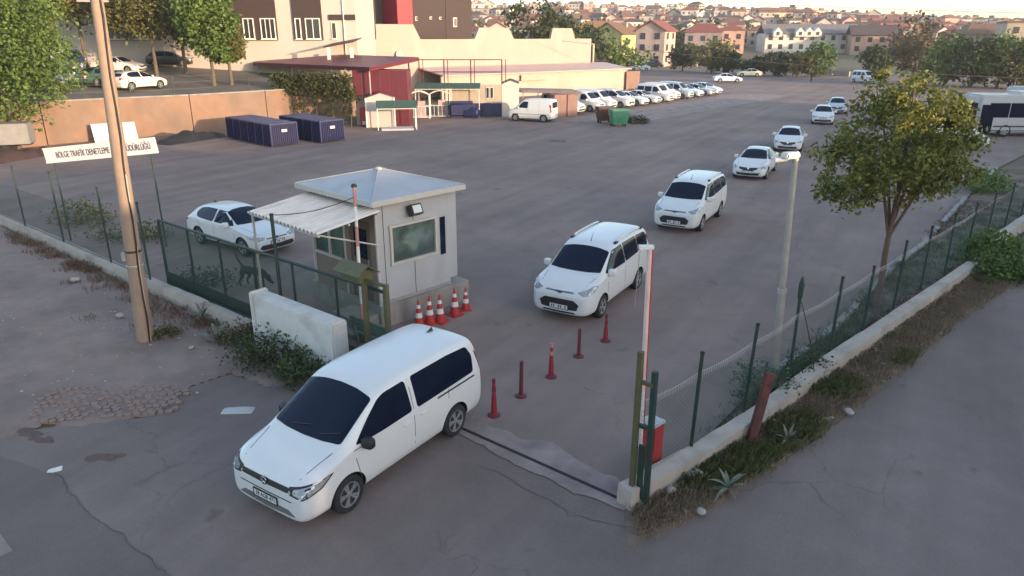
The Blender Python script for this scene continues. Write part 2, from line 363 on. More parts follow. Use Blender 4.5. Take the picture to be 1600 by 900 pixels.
# ================================================================ vehicles
paint_white = mat('car_paint_white', (.62,.62,.62), .35, .03, 3, coat=.35)
paint_cream = mat('car_paint_cream', (.72,.66,.52), .35, .03, 3, coat=.5)
paint_silver = mat('car_paint_silver', (.42,.46,.50), .3, .03, 3, coat=.6, metal=.3)
paint_ice = mat('car_paint_iceblue', (.56,.63,.70), .35, .03, 3, coat=.5)
paint_blue = mat('car_paint_blue', (.02,.035,.13), .3, .03, 3, coat=.6)
paint_dark = mat('car_paint_dark', (.02,.022,.025), .3, .03, 3, coat=.6)
paint_green = mat('car_paint_green', (.03,.07,.045), .35, .03, 3, coat=.5)
glass_m = mat('car_glass', (.006,.010,.024), .05, 0, spec=.22)
black_m = mat('black_plastic', (.014,.014,.016), .55, .1, 9)
seam_m = mat('panel_gap', (.03,.03,.032), .8, 0)
tyre_m = mat('tyre_rubber', (.018,.018,.019), .85, .2, 20, .2, 60)
rim_m = mat('rim_alloy', (.42,.42,.44), .35, .1, 12, metal=.7)
chrome_m = mat('chrome', (.62,.62,.64), .15, 0, metal=1)
lamp_m = mat('headlamp_glass', (.26,.275,.29), .12, .45, 9, spec=.8, coat=.6)
red_lamp = mat('tail_lamp', (.30,.012,.012), .2, .2, 14, coat=.6)
plate_m = mat('number_plate', (.62,.62,.62), .5, .05, 4)
ink_m = mat('plate_ink', (.02,.02,.022), .6, 0)
under_m = mat('underbody', (.012,.012,.012), .9, 0)
fog_m = mat('fog_lamp', (.30,.30,.31), .2, .2, 14)

def car_body(name, st, wheels, wr, sub=2):
    """st: stations (x, zbottom, half width, shoulder z, top z, top half width); wheels: axle x positions"""
    V = []; F = []; ring = 16
    for (x, zb, w, zs, zt, wt) in st:
        cr = min(.05, .5*(zt-zs)+.004)
        p7 = (wt, zt-cr); p4 = (w*.985, zs); lp = lambda t: (p4[0]+(p7[0]-p4[0])*t, p4[1]+(p7[1]-p4[1])*t)
        half = [(0, zb), (w*.80, zb), (w*.965, zb+.07), (w, zb+.5*(zs-zb)), p4, lp(.10), lp(.86), (wt-.09*wt, zt-cr*.35), (0, zt)]
        pts = half+[(-y, z) for y, z in reversed(half[1:-1])]
        V += [(x, y, z) for y, z in pts]
    n = len(st)
    for i in range(n-1):
        for k in range(ring): F.append((i*ring+k, i*ring+(k+1) % ring, (i+1)*ring+(k+1) % ring, (i+1)*ring+k))
    for e in (0, (n-1)*ring):
        for k in range(0, 8):
            a, b = k, k+1; c, d = (16-k-1) % 16, (16-k) % 16
            q = [e+a, e+b, e+c, e+d]; q = list(dict.fromkeys(q))
            F.append(tuple(q))
    mb = MB().add(V, F); o = mb.obj(name, [paint_white, under_m], smooth=180)
    ss = o.modifiers.new('s', 'SUBSURF'); ss.levels = sub; ss.render_levels = sub
    smooth_me = apply_mods(o)
    bmq = bmesh.new(); bmq.from_mesh(smooth_me); bvh = BVHTree.FromBMesh(bmq); bmq.free()
    cut = MB()
    wmax = max(s[2] for s in st)
    for ax in wheels:
        for s in (-1, 1):
            R0 = wr+.055; prof = [(R0, s*(wmax-.30)), (R0, s*(wmax+.2))]
            cut.lathe(prof, 40, 'y', (ax, 0, wr), 1)
    co = cut.obj('cutter', [paint_white, under_m])
    b = o.modifiers.new('b', 'BOOLEAN'); b.object = co; b.operation = 'DIFFERENCE'; b.solver = 'EXACT'
    me = apply_mods(o); bpy.data.objects.remove(co)
    for p in me.polygons: p.use_smooth = True
    me.set_sharp_from_angle(angle=R(38))
    return o, bvh
def rounded(poly, r, n=3):
    out = []; k = len(poly)
    for i in range(k):
        p = Vector(poly[i]); a = Vector(poly[i-1]); b = Vector(poly[(i+1) % k]); da = a-p; db = b-p
        ra = min(r, da.length*.4); rb = min(r, db.length*.4)
        s = p+da.normalized()*ra; e = p+db.normalized()*rb
        for j in range(n+1):
            t = j/n; out.append((s*(1-t)+p*t)*(1-t)+(p*(1-t)+e*t)*t)
    return out
def decal(name, bvh, pts, d, m, parent, off=.004, r=.03, maxe=.10, under=.012, smooth=True):
    """a thin panel that follows the body: outline pts projected along d on to the body"""
    d = Vector(d).normalized(); pts = rounded([Vector(p) for p in pts], r) if r else [Vector(p) for p in pts]
    ax = Vector((0, 0, 1)) if abs(d.z) < .9 else Vector((1, 0, 0)); e1 = d.cross(ax).normalized(); e2 = d.cross(e1)
    bm = bmesh.new(); vs = [bm.verts.new((p.dot(e1), p.dot(e2), 0)) for p in pts]; bm.faces.new(vs)
    bmesh.ops.triangulate(bm, faces=bm.faces[:])
    for _ in range(5):
        es = [e for e in bm.edges if e.calc_length() > maxe]
        if not es: break
        bmesh.ops.subdivide_edges(bm, edges=es, cuts=1); bmesh.ops.triangulate(bm, faces=bm.faces[:])
    top = {}; low = {}
    for v in bm.verts:
        o = e1*v.co.x+e2*v.co.y-d*4
        h, nrm, _, _ = bvh.ray_cast(o, d)
        if h is None:
            h, nrm, _, _ = bvh.find_nearest(e1*v.co.x+e2*v.co.y+d*sum(p.dot(d) for p in pts)/len(pts))
        if nrm.dot(d) > 0: nrm = -nrm
        top[v.index if False else v] = h+nrm*off; low[v] = h-nrm*under
    V = []; F = []; it = {}
    for v in bm.verts: it[v] = len(V); V.append(top[v])
    for f in bm.faces: F.append(tuple(it[v] for v in f.verts))
    il = {}; nf = len(F)
    for e in bm.edges:
        if len(e.link_faces) == 1:
            a, b = e.verts
            for q in (a, b):
                if q not in il: il[q] = len(V); V.append(low[q])
            F.append((it[a], it[b], il[b], il[a]))
    bm.free()
    mb = MB().add(V, F); me = mb.mesh(name, m, 50 if smooth else None)
    return link(name, me, parent)
_wheel_cache = {}
def wheel_parts(root, x, y, rad, width, style):
    wr = link('wheel', None, root, loc=(x, y, rad)); wr.rotation_euler = (0, 0, 0 if y > 0 else math.pi)
    key = (rad, width, style)
    if key not in _wheel_cache:
        h = width/2; rr = rad*.66
        t = MB().lathe([(rr, -h), (rad*.86, -h), (rad*.96, -h*.85), (rad, -h*.55), (rad, h*.55), (rad*.96, h*.85), (rad*.86, h), (rr+.012, h), (rr, h*.8)], 32, 'y').mesh('tyre', tyre_m, 40)
        rim = MB(); rim.lathe([(rr, h*.2), (rr, h*.98), (rr*.93, h*.98), (rr*.88, h*.55), (rr*.86, h*.2)], 32, 'y', mi=0)
        rim.lathe([(rr*.9, h*.1), (rr*.9, h*.3)], 24, 'y', mi=1)
        rim.lathe([(rr*.24, h*.3), (rr*.24, h*.86), (rr*.14, h*.95)], 14, 'y')
        ns = {5: 5, 6: 6, 7: 7}[style]
        for k in range(ns):
            a = 2*math.pi*k/ns
            for da in (-.16, .16):
                c, s = math.cos(a+da*.6), math.sin(a+da*.6); c2, s2 = math.cos(a+da), math.sin(a+da); wd = rr*.085
                P = []
                for (rr_, cc, s_, yy, ww) in ((rr*.18, c, s, h*.84, wd*.9), (rr*.92, c2, s2, h*.86, wd*1.25)):
                    P += [(rr_*cc-ww*s_, yy, rr_*s_+ww*cc), (rr_*cc+ww*s_, yy, rr_*s_-ww*cc), (rr_*cc+ww*s_, yy-h*.4, rr_*s_-ww*cc), (rr_*cc-ww*s_, yy-h*.4, rr_*s_+ww*cc)]
                rim.add(P, [(0,1,2,3), (7,6,5,4), (0,4,5,1), (1,5,6,2), (2,6,7,3), (3,7,4,0)])
        _wheel_cache[key] = (t, rim.mesh('rim', [rim_m, under_m], 40))
    t, rm = _wheel_cache[key]
    link('tyre', t, wr); link('rim', rm, wr)
def strip(p, q, wd):
    """thin four-cornered outline from p to q, for panel gaps and trim lines"""
    p = Vector(p); q = Vector(q); d = (q-p).normalized(); n = Vector((-d.z, 0, d.x)) if abs(d.y) < .5 else Vector((0, -d.z, d.y))
    if n.length < .1: n = Vector((0, 0, 1))
    n = n.normalized()*wd/2
    return [p-n, q-n, q+n, p+n]
def blob(name, c, size, m, parent, rz=0, bev=.35):
    bm = bmesh.new(); bmesh.ops.create_cube(bm, size=1)
    bmesh.ops.bevel(bm, geom=bm.edges[:], offset=bev, segments=3, affect='EDGES', profile=.6)
    M = Matrix.Translation(c) @ Matrix.Rotation(rz, 4, 'Z') @ Matrix.Diagonal((*size, 1)); bmesh.ops.transform(bm, matrix=M, verts=bm.verts)
    return bm_obj(name, bm, m, parent, 180)
_glyph = {}
def plate(root, x, z, y=0, text=None, rz=0):
    p = MB().box((0,0,0), (.012,.52,.115)).obj('number_plate', plate_m, root, loc=(x, y, z), rz=rz)
    fr = MB(); 
    for c, s in (((0,0,.064),(.02,.56,.016)),((0,0,-.064),(.02,.56,.016)),((0,.272,0),(.02,.016,.112)),((0,-.272,0),(.02,.016,.112))): fr.box(c, s)
    fr.obj('plate_frame', black_m, p)
    sg = 1 if x > 0 else -1
    if text:
        me = text_mesh(text, .105, .002, ink_m, .44); o = link('lettering', me, p, loc=(sg*.008,0,0)); o.rotation_euler = (math.pi/2, 0, sg*math.pi/2)
    else:
        if 'g' not in _glyph: _glyph['g'] = MB().box((0,0,0), (.004,.035,.07)).mesh('plate_character', ink_m)
        for k in range(7):
            if k not in (2, 5): link('plate_character', _glyph['g'], p, loc=(sg*.007, -.20+k*.066, 0))
def build_car(name, S):
    root = thing(name, 'x', S['cat'])
    wr = S['wr']; body, bvh = car_body('body', S['st'], S['axles'], wr, S.get('sub', 2)); body.parent = root
    W = max(s[2] for s in S['st'])
    for ax in S['axles']:
        for s in (-1, 1): wheel_parts(root, ax, s*(W-.125), wr, .215, S.get('rim', 5))
    D = lambda nm, pts, d, m, **k: decal(nm, bvh, pts, d, m, root, **k)
    (xb, zb), (xt, zt) = S['wline']
    D('windscreen', [(xb+(z-zb)*(xt-xb)/(zt-zb), y, z) for y, z in S['wind']], (-(zt-zb), 0, -(xb-xt)), glass_m, r=.06, maxe=.14, off=.005)
    if 'rearw' in S: D('rear_window', [(-4, y, z) for y, z in S['rearw']], (1,0,0), glass_m, r=.06, maxe=.14, off=.005)
    for s in (-1, 1):
        for wn in S['sidew']: D('side_window', [(x, s*2, z) for x, z in wn], (0,-s,0), glass_m, r=S.get('wround', .06), off=.005)
        for a, b in S.get('seams', []): D('door_gap', strip((a[0], s*2, a[1]), (b[0], s*2, b[1]), .013), (0,-s,0), seam_m, r=0, off=.0015, maxe=.2)
        for a, b in S.get('trims', []): D('side_trim', strip((a[0], s*2, a[1]), (b[0], s*2, b[1]), .035), (0,-s,0), seam_m, r=0, off=.004, maxe=.2)
        for hx, hz in S.get('handles', []):
            y0 = bvh.ray_cast(Vector((hx, s*3, hz)), Vector((0,-s,0)))[0].y
            blob('door_handle', (hx, y0+s*.012, hz), (.19,.045,.035), S.get('hmat', paint_white), root)
        D('headlight', [(x, s*y, z) for x, y, z in S['light']], (-1,-s*S.get('lyaw', .75),0), lamp_m, r=.03, off=.006)
        if 'lrim' in S: D('headlight_rim', [(x, s*y, z) for x, y, z in S['lrim']], (-1,-s*S.get('lyaw', .75),0), black_m, r=.03, off=.003)
        D('tail_light', [(x, s*y, z) for x, y, z in S['tail']], (1,-s*.8,0), red_lamp, r=.02, off=.006)
        if 'fog' in S: D('fog_light', [(3, s*y, z) for y, z in S['fog']], (-1,-s*.25,0), S.get('fogm', fog_m), r=.03, off=.004)
        mx, my, mz = S['mirror']
        mp = blob('wing_mirror', (mx, s*(my+.09), mz), (.15,.23,.19), S.get('mmat', paint_white), root, rz=s*.15)
        MB().box((mx-.075, s*(my+.09), mz), (.01,.15,.11)).obj('mirror_glass', glass_m, mp)
        MB().box((mx+.01, s*(my-.03), mz-.06), (.08,.12,.05)).obj('mirror_arm', black_m, mp)
        # black sill trim strip and arch lip
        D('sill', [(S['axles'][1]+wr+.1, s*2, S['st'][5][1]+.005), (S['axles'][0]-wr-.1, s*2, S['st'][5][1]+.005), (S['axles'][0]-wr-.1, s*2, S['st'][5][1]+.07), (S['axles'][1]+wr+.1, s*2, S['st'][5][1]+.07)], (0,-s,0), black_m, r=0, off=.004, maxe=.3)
    for nm, m, pts in S['front']: D(nm, [(3, y, z) for y, z in pts], (-1,0,0), m, r=.03, off=.006)
    for nm, m, pts in S.get('rear', []): D(nm, [(-4, y, z) for y, z in pts], (1,0,0), m, r=.03, off=.005)
    for a, b in S.get('hood', []):
        for s in (-1, 1): 
            p = Vector((a[0], s*a[1], 3)); q = Vector((b[0], s*b[1], 3)); dd = (q-p).normalized(); n = Vector((-dd.y, dd.x, 0))*.006
            D('bonnet_gap', [p-n, q-n, q+n, p+n], (0,0,-1), seam_m, r=0, off=.0015, maxe=.2)
    hit = bvh.ray_cast(Vector((3, 0, S['plz'])), Vector((-1,0,0)))[0]
    plate(root, hit.x+.012, S['plz'], text=S.get('ptext'))
    hit = bvh.ray_cast(Vector((-4, 0, S['rplz'])), Vector((1,0,0)))[0]
    plate(root, hit.x-.012, S['rplz'])
    # wipers
    for yy in (-.32, .30):
        a = bvh.ray_cast(Vector((4, yy, S['wipz'])), Vector((-1,0,0)))[0]; b = bvh.ray_cast(Vector((4, yy+.42 if yy < 0 else yy+.35, S['wipz']+.06)), Vector((-1,0,0)))[0]
        MB().tube([a+Vector((.01,0,.012)), b+Vector((.012,0,.012))], .009, 5).obj('wiper', black_m, root)
    # antenna
    ax, kind = S['antenna']; t = bvh.ray_cast(Vector((ax, 0, 4)), Vector((0,0,-1)))[0]
    if kind == 'fin': MB().add([(ax-.11,0,t.z+.07),(ax-.13,.03,t.z-.01),(ax-.13,-.03,t.z-.01),(ax+.09,0,t.z-.01),(ax-.13,0,t.z+.075)], [(3,1,0),(3,0,2),(0,1,4),(0,4,2),(1,2,4),(1,3,2)]).obj('antenna', black_m, root)
    else: MB().tube([(ax,0,t.z-.01),(ax-.03,0,t.z+.05),(ax-.17,0,t.z+.20)], [.016,.008,.004], 6).obj('antenna', black_m, root)
    if 'rails' in S:
        x0, x1, ry = S['rails']
        for s in (-1, 1):
            pts = []
            for k in range(9):
                x = x0+(x1-x0)*k/8; t = bvh.ray_cast(Vector((x, s*ry, 4)), Vector((0,0,-1)))[0]; pts.append(t+Vector((0,0,(.055 if 0 < k < 8 else .0))))
            rl = MB().tube(pts, [.026]*9, 8).obj('roof_rail', paint_white, root, 60)
            for k in (0, 8): MB().box(pts[k]+Vector((.04 if k else -.04,0,.02)), (.18,.07,.06)).obj('rail_foot', black_m, rl)
    return root, bvh
def mirror_xy(p): return [(-y, z) for y, z in reversed(p)]
def sym(half): return [(y, z) for y, z in half]+[(-y, z) for y, z in reversed(half) if abs(y) > 1e-6]
# ---- white family van leaving the gate
VAN_A = dict(cat='van', wline=((1.43,1.165),(.54,1.70)), wr=.325, axles=(1.37,-1.385), rim=5, sub=3,
 st=[(2.255,.30,.72,.60,.70,.58),(2.235,.235,.81,.69,.80,.68),(2.16,.205,.875,.79,.885,.75),(2.02,.20,.91,.87,.955,.79),(1.80,.20,.925,.95,1.03,.81),(1.55,.20,.93,1.0,1.105,.815),(1.41,.20,.93,1.025,1.175,.81),(.98,.20,.93,1.06,1.45,.785),(.56,.20,.93,1.08,1.71,.765),(.38,.20,.93,1.085,1.785,.76),(.0,.20,.93,1.09,1.82,.765),(-.7,.20,.93,1.09,1.835,.77),(-1.5,.20,.93,1.09,1.83,.765),(-2.0,.21,.925,1.09,1.81,.755),(-2.14,.23,.915,1.085,1.76,.745),(-2.20,.26,.905,1.07,1.57,.75),(-2.235,.28,.885,1.0,1.25,.76),(-2.25,.34,.82,.74,.86,.76)],
 wind=sym([(0,1.16),(.42,1.17),(.765,1.20),(.72,1.665),(.36,1.70),(0,1.71)][::-1]), rearw=sym([(0,1.58),(.52,1.56),(.60,1.12),(0,1.10)]),
 sidew=[[(1.16,1.10),(.74,1.43),(.50,1.60),(.34,1.65),(-.14,1.67),(-.18,1.105),(.5,1.09)], [(-.32,1.105),(-.30,1.68),(-1.3,1.68),(-1.88,1.645),(-2.0,1.44),(-1.95,1.13)]],
 seams=[((1.05,.30),(1.22,1.04)),((-.22,.28),(-.22,1.66)),((-1.18,.9),(-1.18,1.10)),((-.22,.28),(.98,.27)),((.9,1.04),(1.2,1.04))],
 trims=[((-.86,1.045),(-1.98,1.045))], handles=[(-.02,.93),(-.46,.95)],
 light=[(2.2,.62,.80),(2.2,.60,.725),(2.14,.76,.70),(1.92,.90,.775),(1.72,.92,.895),(1.98,.86,.87)], lrim=[(2.2,.52,.815),(2.2,.52,.70),(2.14,.76,.67),(1.90,.915,.755),(1.66,.93,.91),(1.98,.865,.89)],
 tail=[(-2.19,.88,1.5),(-2.19,.88,.9),(-2.22,.80,.9),(-2.22,.78,1.5)],
 front=[('grille', black_m, sym([(0,.80),(.54,.80),(.54,.72),(0,.71)])), ('bumper_line', seam_m, sym([(0,.585),(.60,.59),(.60,.575),(0,.568)])), ('lower_grille', mat('bumper_mesh', (.12,.12,.125), .7, .5, 60), sym([(0,.42),(.52,.42),(.66,.33),(0,.30)]))],
 rear=[('hatch_gap', seam_m, [(.74,.62),(.74,.605),(-.74,.605),(-.74,.62)])], hood=[((1.50,.74),(2.08,.64))],
 plz=.475, rplz=.80, ptext='38 AGB 471', wipz=1.21, mirror=(.98,.90,1.10), mmat=black_m, antenna=(-1.72,'fin'), hmat=paint_white)
# ---- white people-carrier van with roof rails
VAN_B = dict(cat='van', wline=((1.34,1.20),(.53,1.69)), wr=.325, axles=(1.33,-1.33), rim=5, sub=3,
 st=[(2.215,.32,.60,.62,.74,.52),(2.19,.25,.73,.73,.845,.62),(2.12,.22,.82,.83,.94,.70),(1.98,.21,.875,.93,1.02,.745),(1.74,.21,.905,1.02,1.105,.775),(1.48,.21,.915,1.06,1.15,.79),(1.32,.21,.915,1.085,1.215,.785),(.93,.21,.915,1.11,1.46,.76),(.56,.21,.915,1.13,1.69,.74),(.36,.21,.915,1.14,1.775,.735),(0,.21,.915,1.15,1.815,.74),(-.7,.21,.915,1.17,1.835,.745),(-1.5,.21,.915,1.19,1.83,.74),(-1.97,.22,.91,1.19,1.805,.73),(-2.12,.25,.90,1.17,1.74,.72),(-2.18,.29,.885,1.12,1.54,.73),(-2.205,.30,.86,1.0,1.25,.74),(-2.22,.35,.80,.75,.90,.72)],
 wind=sym([(0,1.195),(.42,1.205),(.745,1.24),(.69,1.655),(.35,1.69),(0,1.70)][::-1]), rearw=sym([(0,1.62),(.50,1.60),(.58,1.18),(0,1.16)]),
 sidew=[[(1.14,1.18),(.70,1.50),(.46,1.655),(-.12,1.70),(-.15,1.18)], [(-.19,1.19),(-.16,1.70),(-1.13,1.70),(-1.14,1.23)], [(-1.18,1.235),(-1.17,1.70),(-1.86,1.655),(-1.99,1.50),(-1.94,1.28)]],
 seams=[((1.02,.32),(1.06,1.1)),((-.17,.30),(-.17,1.7)),((-1.15,.75),(-1.15,1.7)),((-.17,.30),(.95,.29))], handles=[(0,1.02),(-.34,1.03)],
 light=[(2.15,.50,.89),(2.1,.62,.80),(1.88,.84,.87),(1.66,.90,1.02),(1.82,.82,1.02)], tail=[(-2.1,.9,1.55),(-2.1,.86,1.0),(-2.18,.78,1.0),(-2.12,.76,1.55)],
 front=[('grille', black_m, sym([(0,.67),(.42,.67),(.58,.56),(.50,.40),(0,.37)])), ('upper_grille', chrome_m, sym([(0,.885),(.42,.89),(.46,.84),(0,.825)])), ('upper_grille_slot', black_m, sym([(0,.872),(.38,.876),(.41,.852),(0,.84)])), ('lower_grille', black_m, sym([(0,.335),(.44,.34),(.50,.30),(0,.285)]))],
 fog=[(.66,.46),(.74,.47),(.745,.41),(.67,.40)], fogm=fog_m, hood=[((1.46,.72),(2.04,.62))],
 plz=.455, rplz=.85, wipz=1.25, mirror=(.98,.89,1.20), antenna=(.28,'rod'), rails=(.10,-1.85,.66))
# ---- compact white panel van (older, boxy)
VAN_C = dict(cat='van', wline=((1.22,1.26),(.6,1.84)), wr=.32, axles=(1.22,-1.44), rim=6, sub=2,
 st=[(2.10,.32,.60,.62,.74,.50),(2.06,.25,.74,.74,.86,.62),(1.94,.22,.82,.84,.96,.68),(1.66,.21,.875,.94,1.06,.72),(1.36,.21,.89,1.02,1.16,.73),(1.20,.21,.895,1.06,1.28,.72),(.88,.21,.895,1.10,1.60,.68),(.62,.21,.895,1.12,1.84,.66),(.42,.21,.895,1.12,1.91,.66),(0,.21,.895,1.12,1.95,.67),(-1.0,.21,.895,1.12,1.98,.68),(-1.9,.21,.895,1.12,1.97,.68),(-2.10,.24,.89,1.12,1.93,.68),(-2.17,.28,.88,1.10,1.75,.70),(-2.19,.34,.84,.8,1.0,.74)],
 wind=sym([(0,1.26),(.64,1.29),(.585,1.80),(0,1.83)][::-1]), rearw=sym([(0,1.70),(.60,1.68),(.66,1.22),(0,1.20)]),
 sidew=[[(1.0,1.18),(.68,1.55),(.50,1.70),(.05,1.72),(.05,1.16)]],
 seams=[((1.0,.32),(1.0,1.1)),((-.02,.30),(-.02,1.75)),((-1.0,.30),(-1.0,1.75))], trims=[((1.5,.66),(-1.9,.66))], handles=[(.12,1.02)],
 light=[(2.05,.52,.84),(2.0,.62,.74),(1.8,.82,.82),(1.62,.88,1.0),(1.8,.76,1.0)], tail=[(-2.1,.92,1.5),(-2.1,.90,.85),(-2.2,.80,.85),(-2.2,.80,1.5)],
 front=[('grille', black_m, sym([(0,.76),(.48,.77),(.44,.66),(0,.65)])), ('lower_grille', black_m, sym([(0,.5),(.60,.5),(.56,.36),(0,.36)]))],
 plz=.56, rplz=.95, wipz=1.31, mirror=(.86,.88,1.18), antenna=(.38,'rod'), hmat=black_m)
VAN_D = dict(VAN_C); VAN_D['sidew'] = VAN_C['sidew']+[[(-.10,1.18),(-.10,1.72),(-.95,1.73),(-.95,1.18)], [(-1.06,1.18),(-1.06,1.73),(-1.86,1.72),(-1.92,1.20)]]
# ---- white saloon
SEDAN = dict(cat='car', wline=((1.06,.995),(.26,1.385)), wr=.32, axles=(1.42,-1.29), rim=5, sub=3,
 st=[(2.30,.30,.58,.50,.58,.48),(2.275,.24,.70,.58,.68,.58),(2.18,.20,.80,.66,.745,.66),(2.0,.19,.86,.74,.80,.70),(1.62,.19,.895,.83,.895,.74),(1.22,.19,.905,.89,.965,.74),(1.04,.19,.905,.91,1.0,.735),(.68,.19,.905,.925,1.19,.66),(.30,.19,.905,.935,1.375,.57),(.12,.19,.905,.935,1.415,.555),(-.3,.19,.905,.94,1.445,.555),(-.75,.19,.905,.945,1.425,.555),(-1.0,.19,.905,.95,1.38,.56),(-1.40,.19,.90,.955,1.19,.62),(-1.72,.20,.89,.96,1.045,.68),(-1.86,.21,.88,.955,1.01,.69),(-2.18,.24,.85,.92,.975,.68),(-2.28,.30,.80,.78,.88,.68),(-2.31,.36,.74,.60,.70,.66)],
 wind=sym([(0,.985),(.42,.995),(.70,1.02),(.545,1.355),(.3,1.385),(0,1.395)][::-1]), rearw=sym([(0,1.36),(.50,1.34),(.64,1.07),(0,1.05)]),
 sidew=[[(.92,.965),(.56,1.20),(.28,1.335),(-.22,1.365),(-.22,.975)], [(-.30,.975),(-.30,1.365),(-.72,1.35),(-1.02,1.27),(-1.30,1.03),(-1.1,.98)]],
 seams=[((1.0,.28),(1.05,.90)),((-.26,.27),(-.26,1.38)),((-1.15,.55),(-1.30,.95)),((-.26,.27),(.95,.27)),((-.26,.27),(-.92,.27))], handles=[(-.02,.83),(-1.0,.85)],
 light=[(2.2,.50,.70),(2.2,.52,.625),(2.1,.70,.60),(1.85,.86,.69),(1.68,.89,.80),(1.9,.78,.78)], tail=[(-2.1,.86,.93),(-2.1,.86,.78),(-2.3,.5,.76),(-2.3,.5,.90)],
 front=[('grille', black_m, sym([(0,.66),(.50,.70),(.44,.60),(.20,.53),(0,.52)])), ('lower_grille', black_m, sym([(0,.40),(.46,.42),(.58,.30),(0,.28)]))],
 fog=[(.62,.42),(.78,.44),(.74,.34),(.64,.33)], fogm=black_m, hood=[((1.22,.70),(2.05,.58))],
 plz=.46, rplz=.62, wipz=1.02, mirror=(.66,.88,1.0), antenna=(-.85,'fin'))
# ---- white hatchback
HATCH = dict(cat='car', wline=((.98,1.0),(.16,1.42)), wr=.325, axles=(1.33,-1.29), rim=5, sub=3,
 st=[(2.14,.30,.58,.50,.60,.48),(2.11,.24,.72,.58,.69,.58),(2.02,.20,.82,.68,.755,.67),(1.84,.19,.87,.76,.82,.71),(1.48,.19,.895,.85,.905,.745),(1.14,.19,.895,.905,.97,.745),(.96,.19,.895,.925,1.01,.735),(.58,.19,.895,.94,1.225,.655),(.20,.19,.895,.955,1.41,.575),(.02,.19,.895,.96,1.45,.565),(-.4,.19,.895,.97,1.475,.565),(-.95,.19,.895,.98,1.465,.56),(-1.45,.19,.89,.99,1.41,.555),(-1.68,.20,.885,.99,1.33,.57),(-1.88,.22,.88,.985,1.14,.64),(-2.04,.25,.86,.93,.99,.68),(-2.11,.30,.82,.78,.87,.69),(-2.14,.36,.76,.62,.72,.66)],
 wind=sym([(0,1.0),(.42,1.01),(.69,1.035),(.555,1.385),(.3,1.42),(0,1.43)][::-1]), rearw=sym([(0,1.37),(.48,1.35),(.60,1.08),(0,1.06)]),
 sidew=[[(.84,.985),(.50,1.22),(.22,1.36),(-.24,1.395),(-.24,1.0)], [(-.32,1.0),(-.32,1.395),(-.95,1.385),(-1.28,1.33),(-1.46,1.19),(-1.36,1.06),(-1.1,1.02)]],
 seams=[((.92,.28),(.98,.92)),((-.28,.27),(-.28,1.40)),((-1.08,.55),(-1.30,.98)),((-.28,.27),(.88,.27)),((-.28,.27),(-.9,.27))], handles=[(-.06,.85),(-.98,.87)],
 light=[(2.05,.42,.70),(2.05,.44,.625),(1.95,.66,.61),(1.75,.84,.70),(1.62,.875,.79),(1.85,.74,.765)], tail=[(-1.9,.88,1.0),(-1.9,.86,.84),(-2.06,.56,.84),(-2.02,.56,.99)],
 front=[('grille', black_m, sym([(0,.66),(.42,.67),(.42,.64),(0,.625)])), ('lower_grille', black_m, sym([(0,.44),(.62,.46),(.70,.36),(.60,.30),(0,.28)]))],
 hood=[((1.12,.70),(1.92,.56))], plz=.50, rplz=.62, wipz=1.035, mirror=(.60,.87,1.02), antenna=(-1.3,'fin'))
def put(o, x, y, deg, label, group=None):
    o.location = (x, y, 0); o.rotation_euler = (0, 0, R(deg)); o['label'] = label
    if group: o['group'] = group
    return o
hero, hb = build_car('family_van', VAN_A)
# round emblem on the grille
hx = hb.ray_cast(Vector((3,0,.757)), Vector((-1,0,0)))[0].x
em = MB()
N = 24
for k in range(N):
    a0, a1 = 2*math.pi*k/N, 2*math.pi*(k+1)/N; P = []
    for a in (a0, a1):
        for r_, xx in ((.066, .012), (.066, .026), (.054, .026), (.054, .012)): P.append((hx+xx, r_*math.cos(a), .757+r_*math.sin(a)))
    em.add(P, [(0,1,5,4), (1,2,6,5), (2,3,7,6), (3,0,4,7)])
for (y0, z0, y1, z1) in ((-.036,.036,0,.002),(.036,.036,0,.002),(-.052,.012,-.024,-.044),(-.024,-.044,0,-.004),(0,-.004,.024,-.044),(.024,-.044,.052,.012)):
    em.tube([(hx+.02, y0, .757+z0), (hx+.02, y1, .757+z1)], .006, 5)
eb = em.obj('emblem', chrome_m, hero)
MB().lathe([(.068, hx+.002), (.068, hx+.014)], 24, 'x', (0,0,.757)).obj('emblem_base', black_m, eb)
put(hero, -2.58, 11.2, -123.5, 'large white van with black windows and a dark grille strip driving out of the gate')
van2, vb = build_car('roof_rail_van', VAN_B)
vx = vb.ray_cast(Vector((3,0,.855)), Vector((-1,0,0)))[0].x
ov = MB().lathe([(.5, 0), (.5, .02), (.44, .025)], 20, 'x').obj('emblem', mat('emblem_blue', (.03,.05,.14), .3, 0, coat=.5), van2, loc=(vx+.004, 0, .855)); ov.scale = (1, .16, .075)
put(van2, 2.36, 19.5, -120.5, 'white van with roof rails and dark mesh grille between the guard booth and the barrier')
van3 = copy_tree(van2, label='white van with roof rails, right behind the first van with roof rails', loc=(7.32,28.5,0), rz=R(-120))
sed1, sb = build_car('saloon_car', SEDAN)
sx = sb.ray_cast(Vector((3,0,.62)), Vector((-1,0,0)))[0].x
MB().add([(sx+.01,0,.685),(sx+.01,.04,.615),(sx+.01,0,.545),(sx+.01,-.04,.615),(sx+.035,0,.615)], [(0,1,4),(1,2,4),(2,3,4),(3,0,4),(3,2,1,0)]).obj('emblem', chrome_m, sed1)
put(sed1, 13.45, 39.2, -118, 'white saloon car with dark wide grille queueing behind the two vans with roof rails')
sed2 = copy_tree(sed1, label='white saloon car in the queue, just past the top of the lamp pole', loc=(18.75,48.6,0), rz=R(-113))
golf, gb = build_car('hatchback_car', HATCH)
gx = gb.ray_cast(Vector((3,0,.645)), Vector((-1,0,0)))[0].x
MB().lathe([(.055, gx+.004), (.055, gx+.02), (.04, gx+.022)], 20, 'x', (0,0,.66)).obj('emblem', chrome_m, golf)
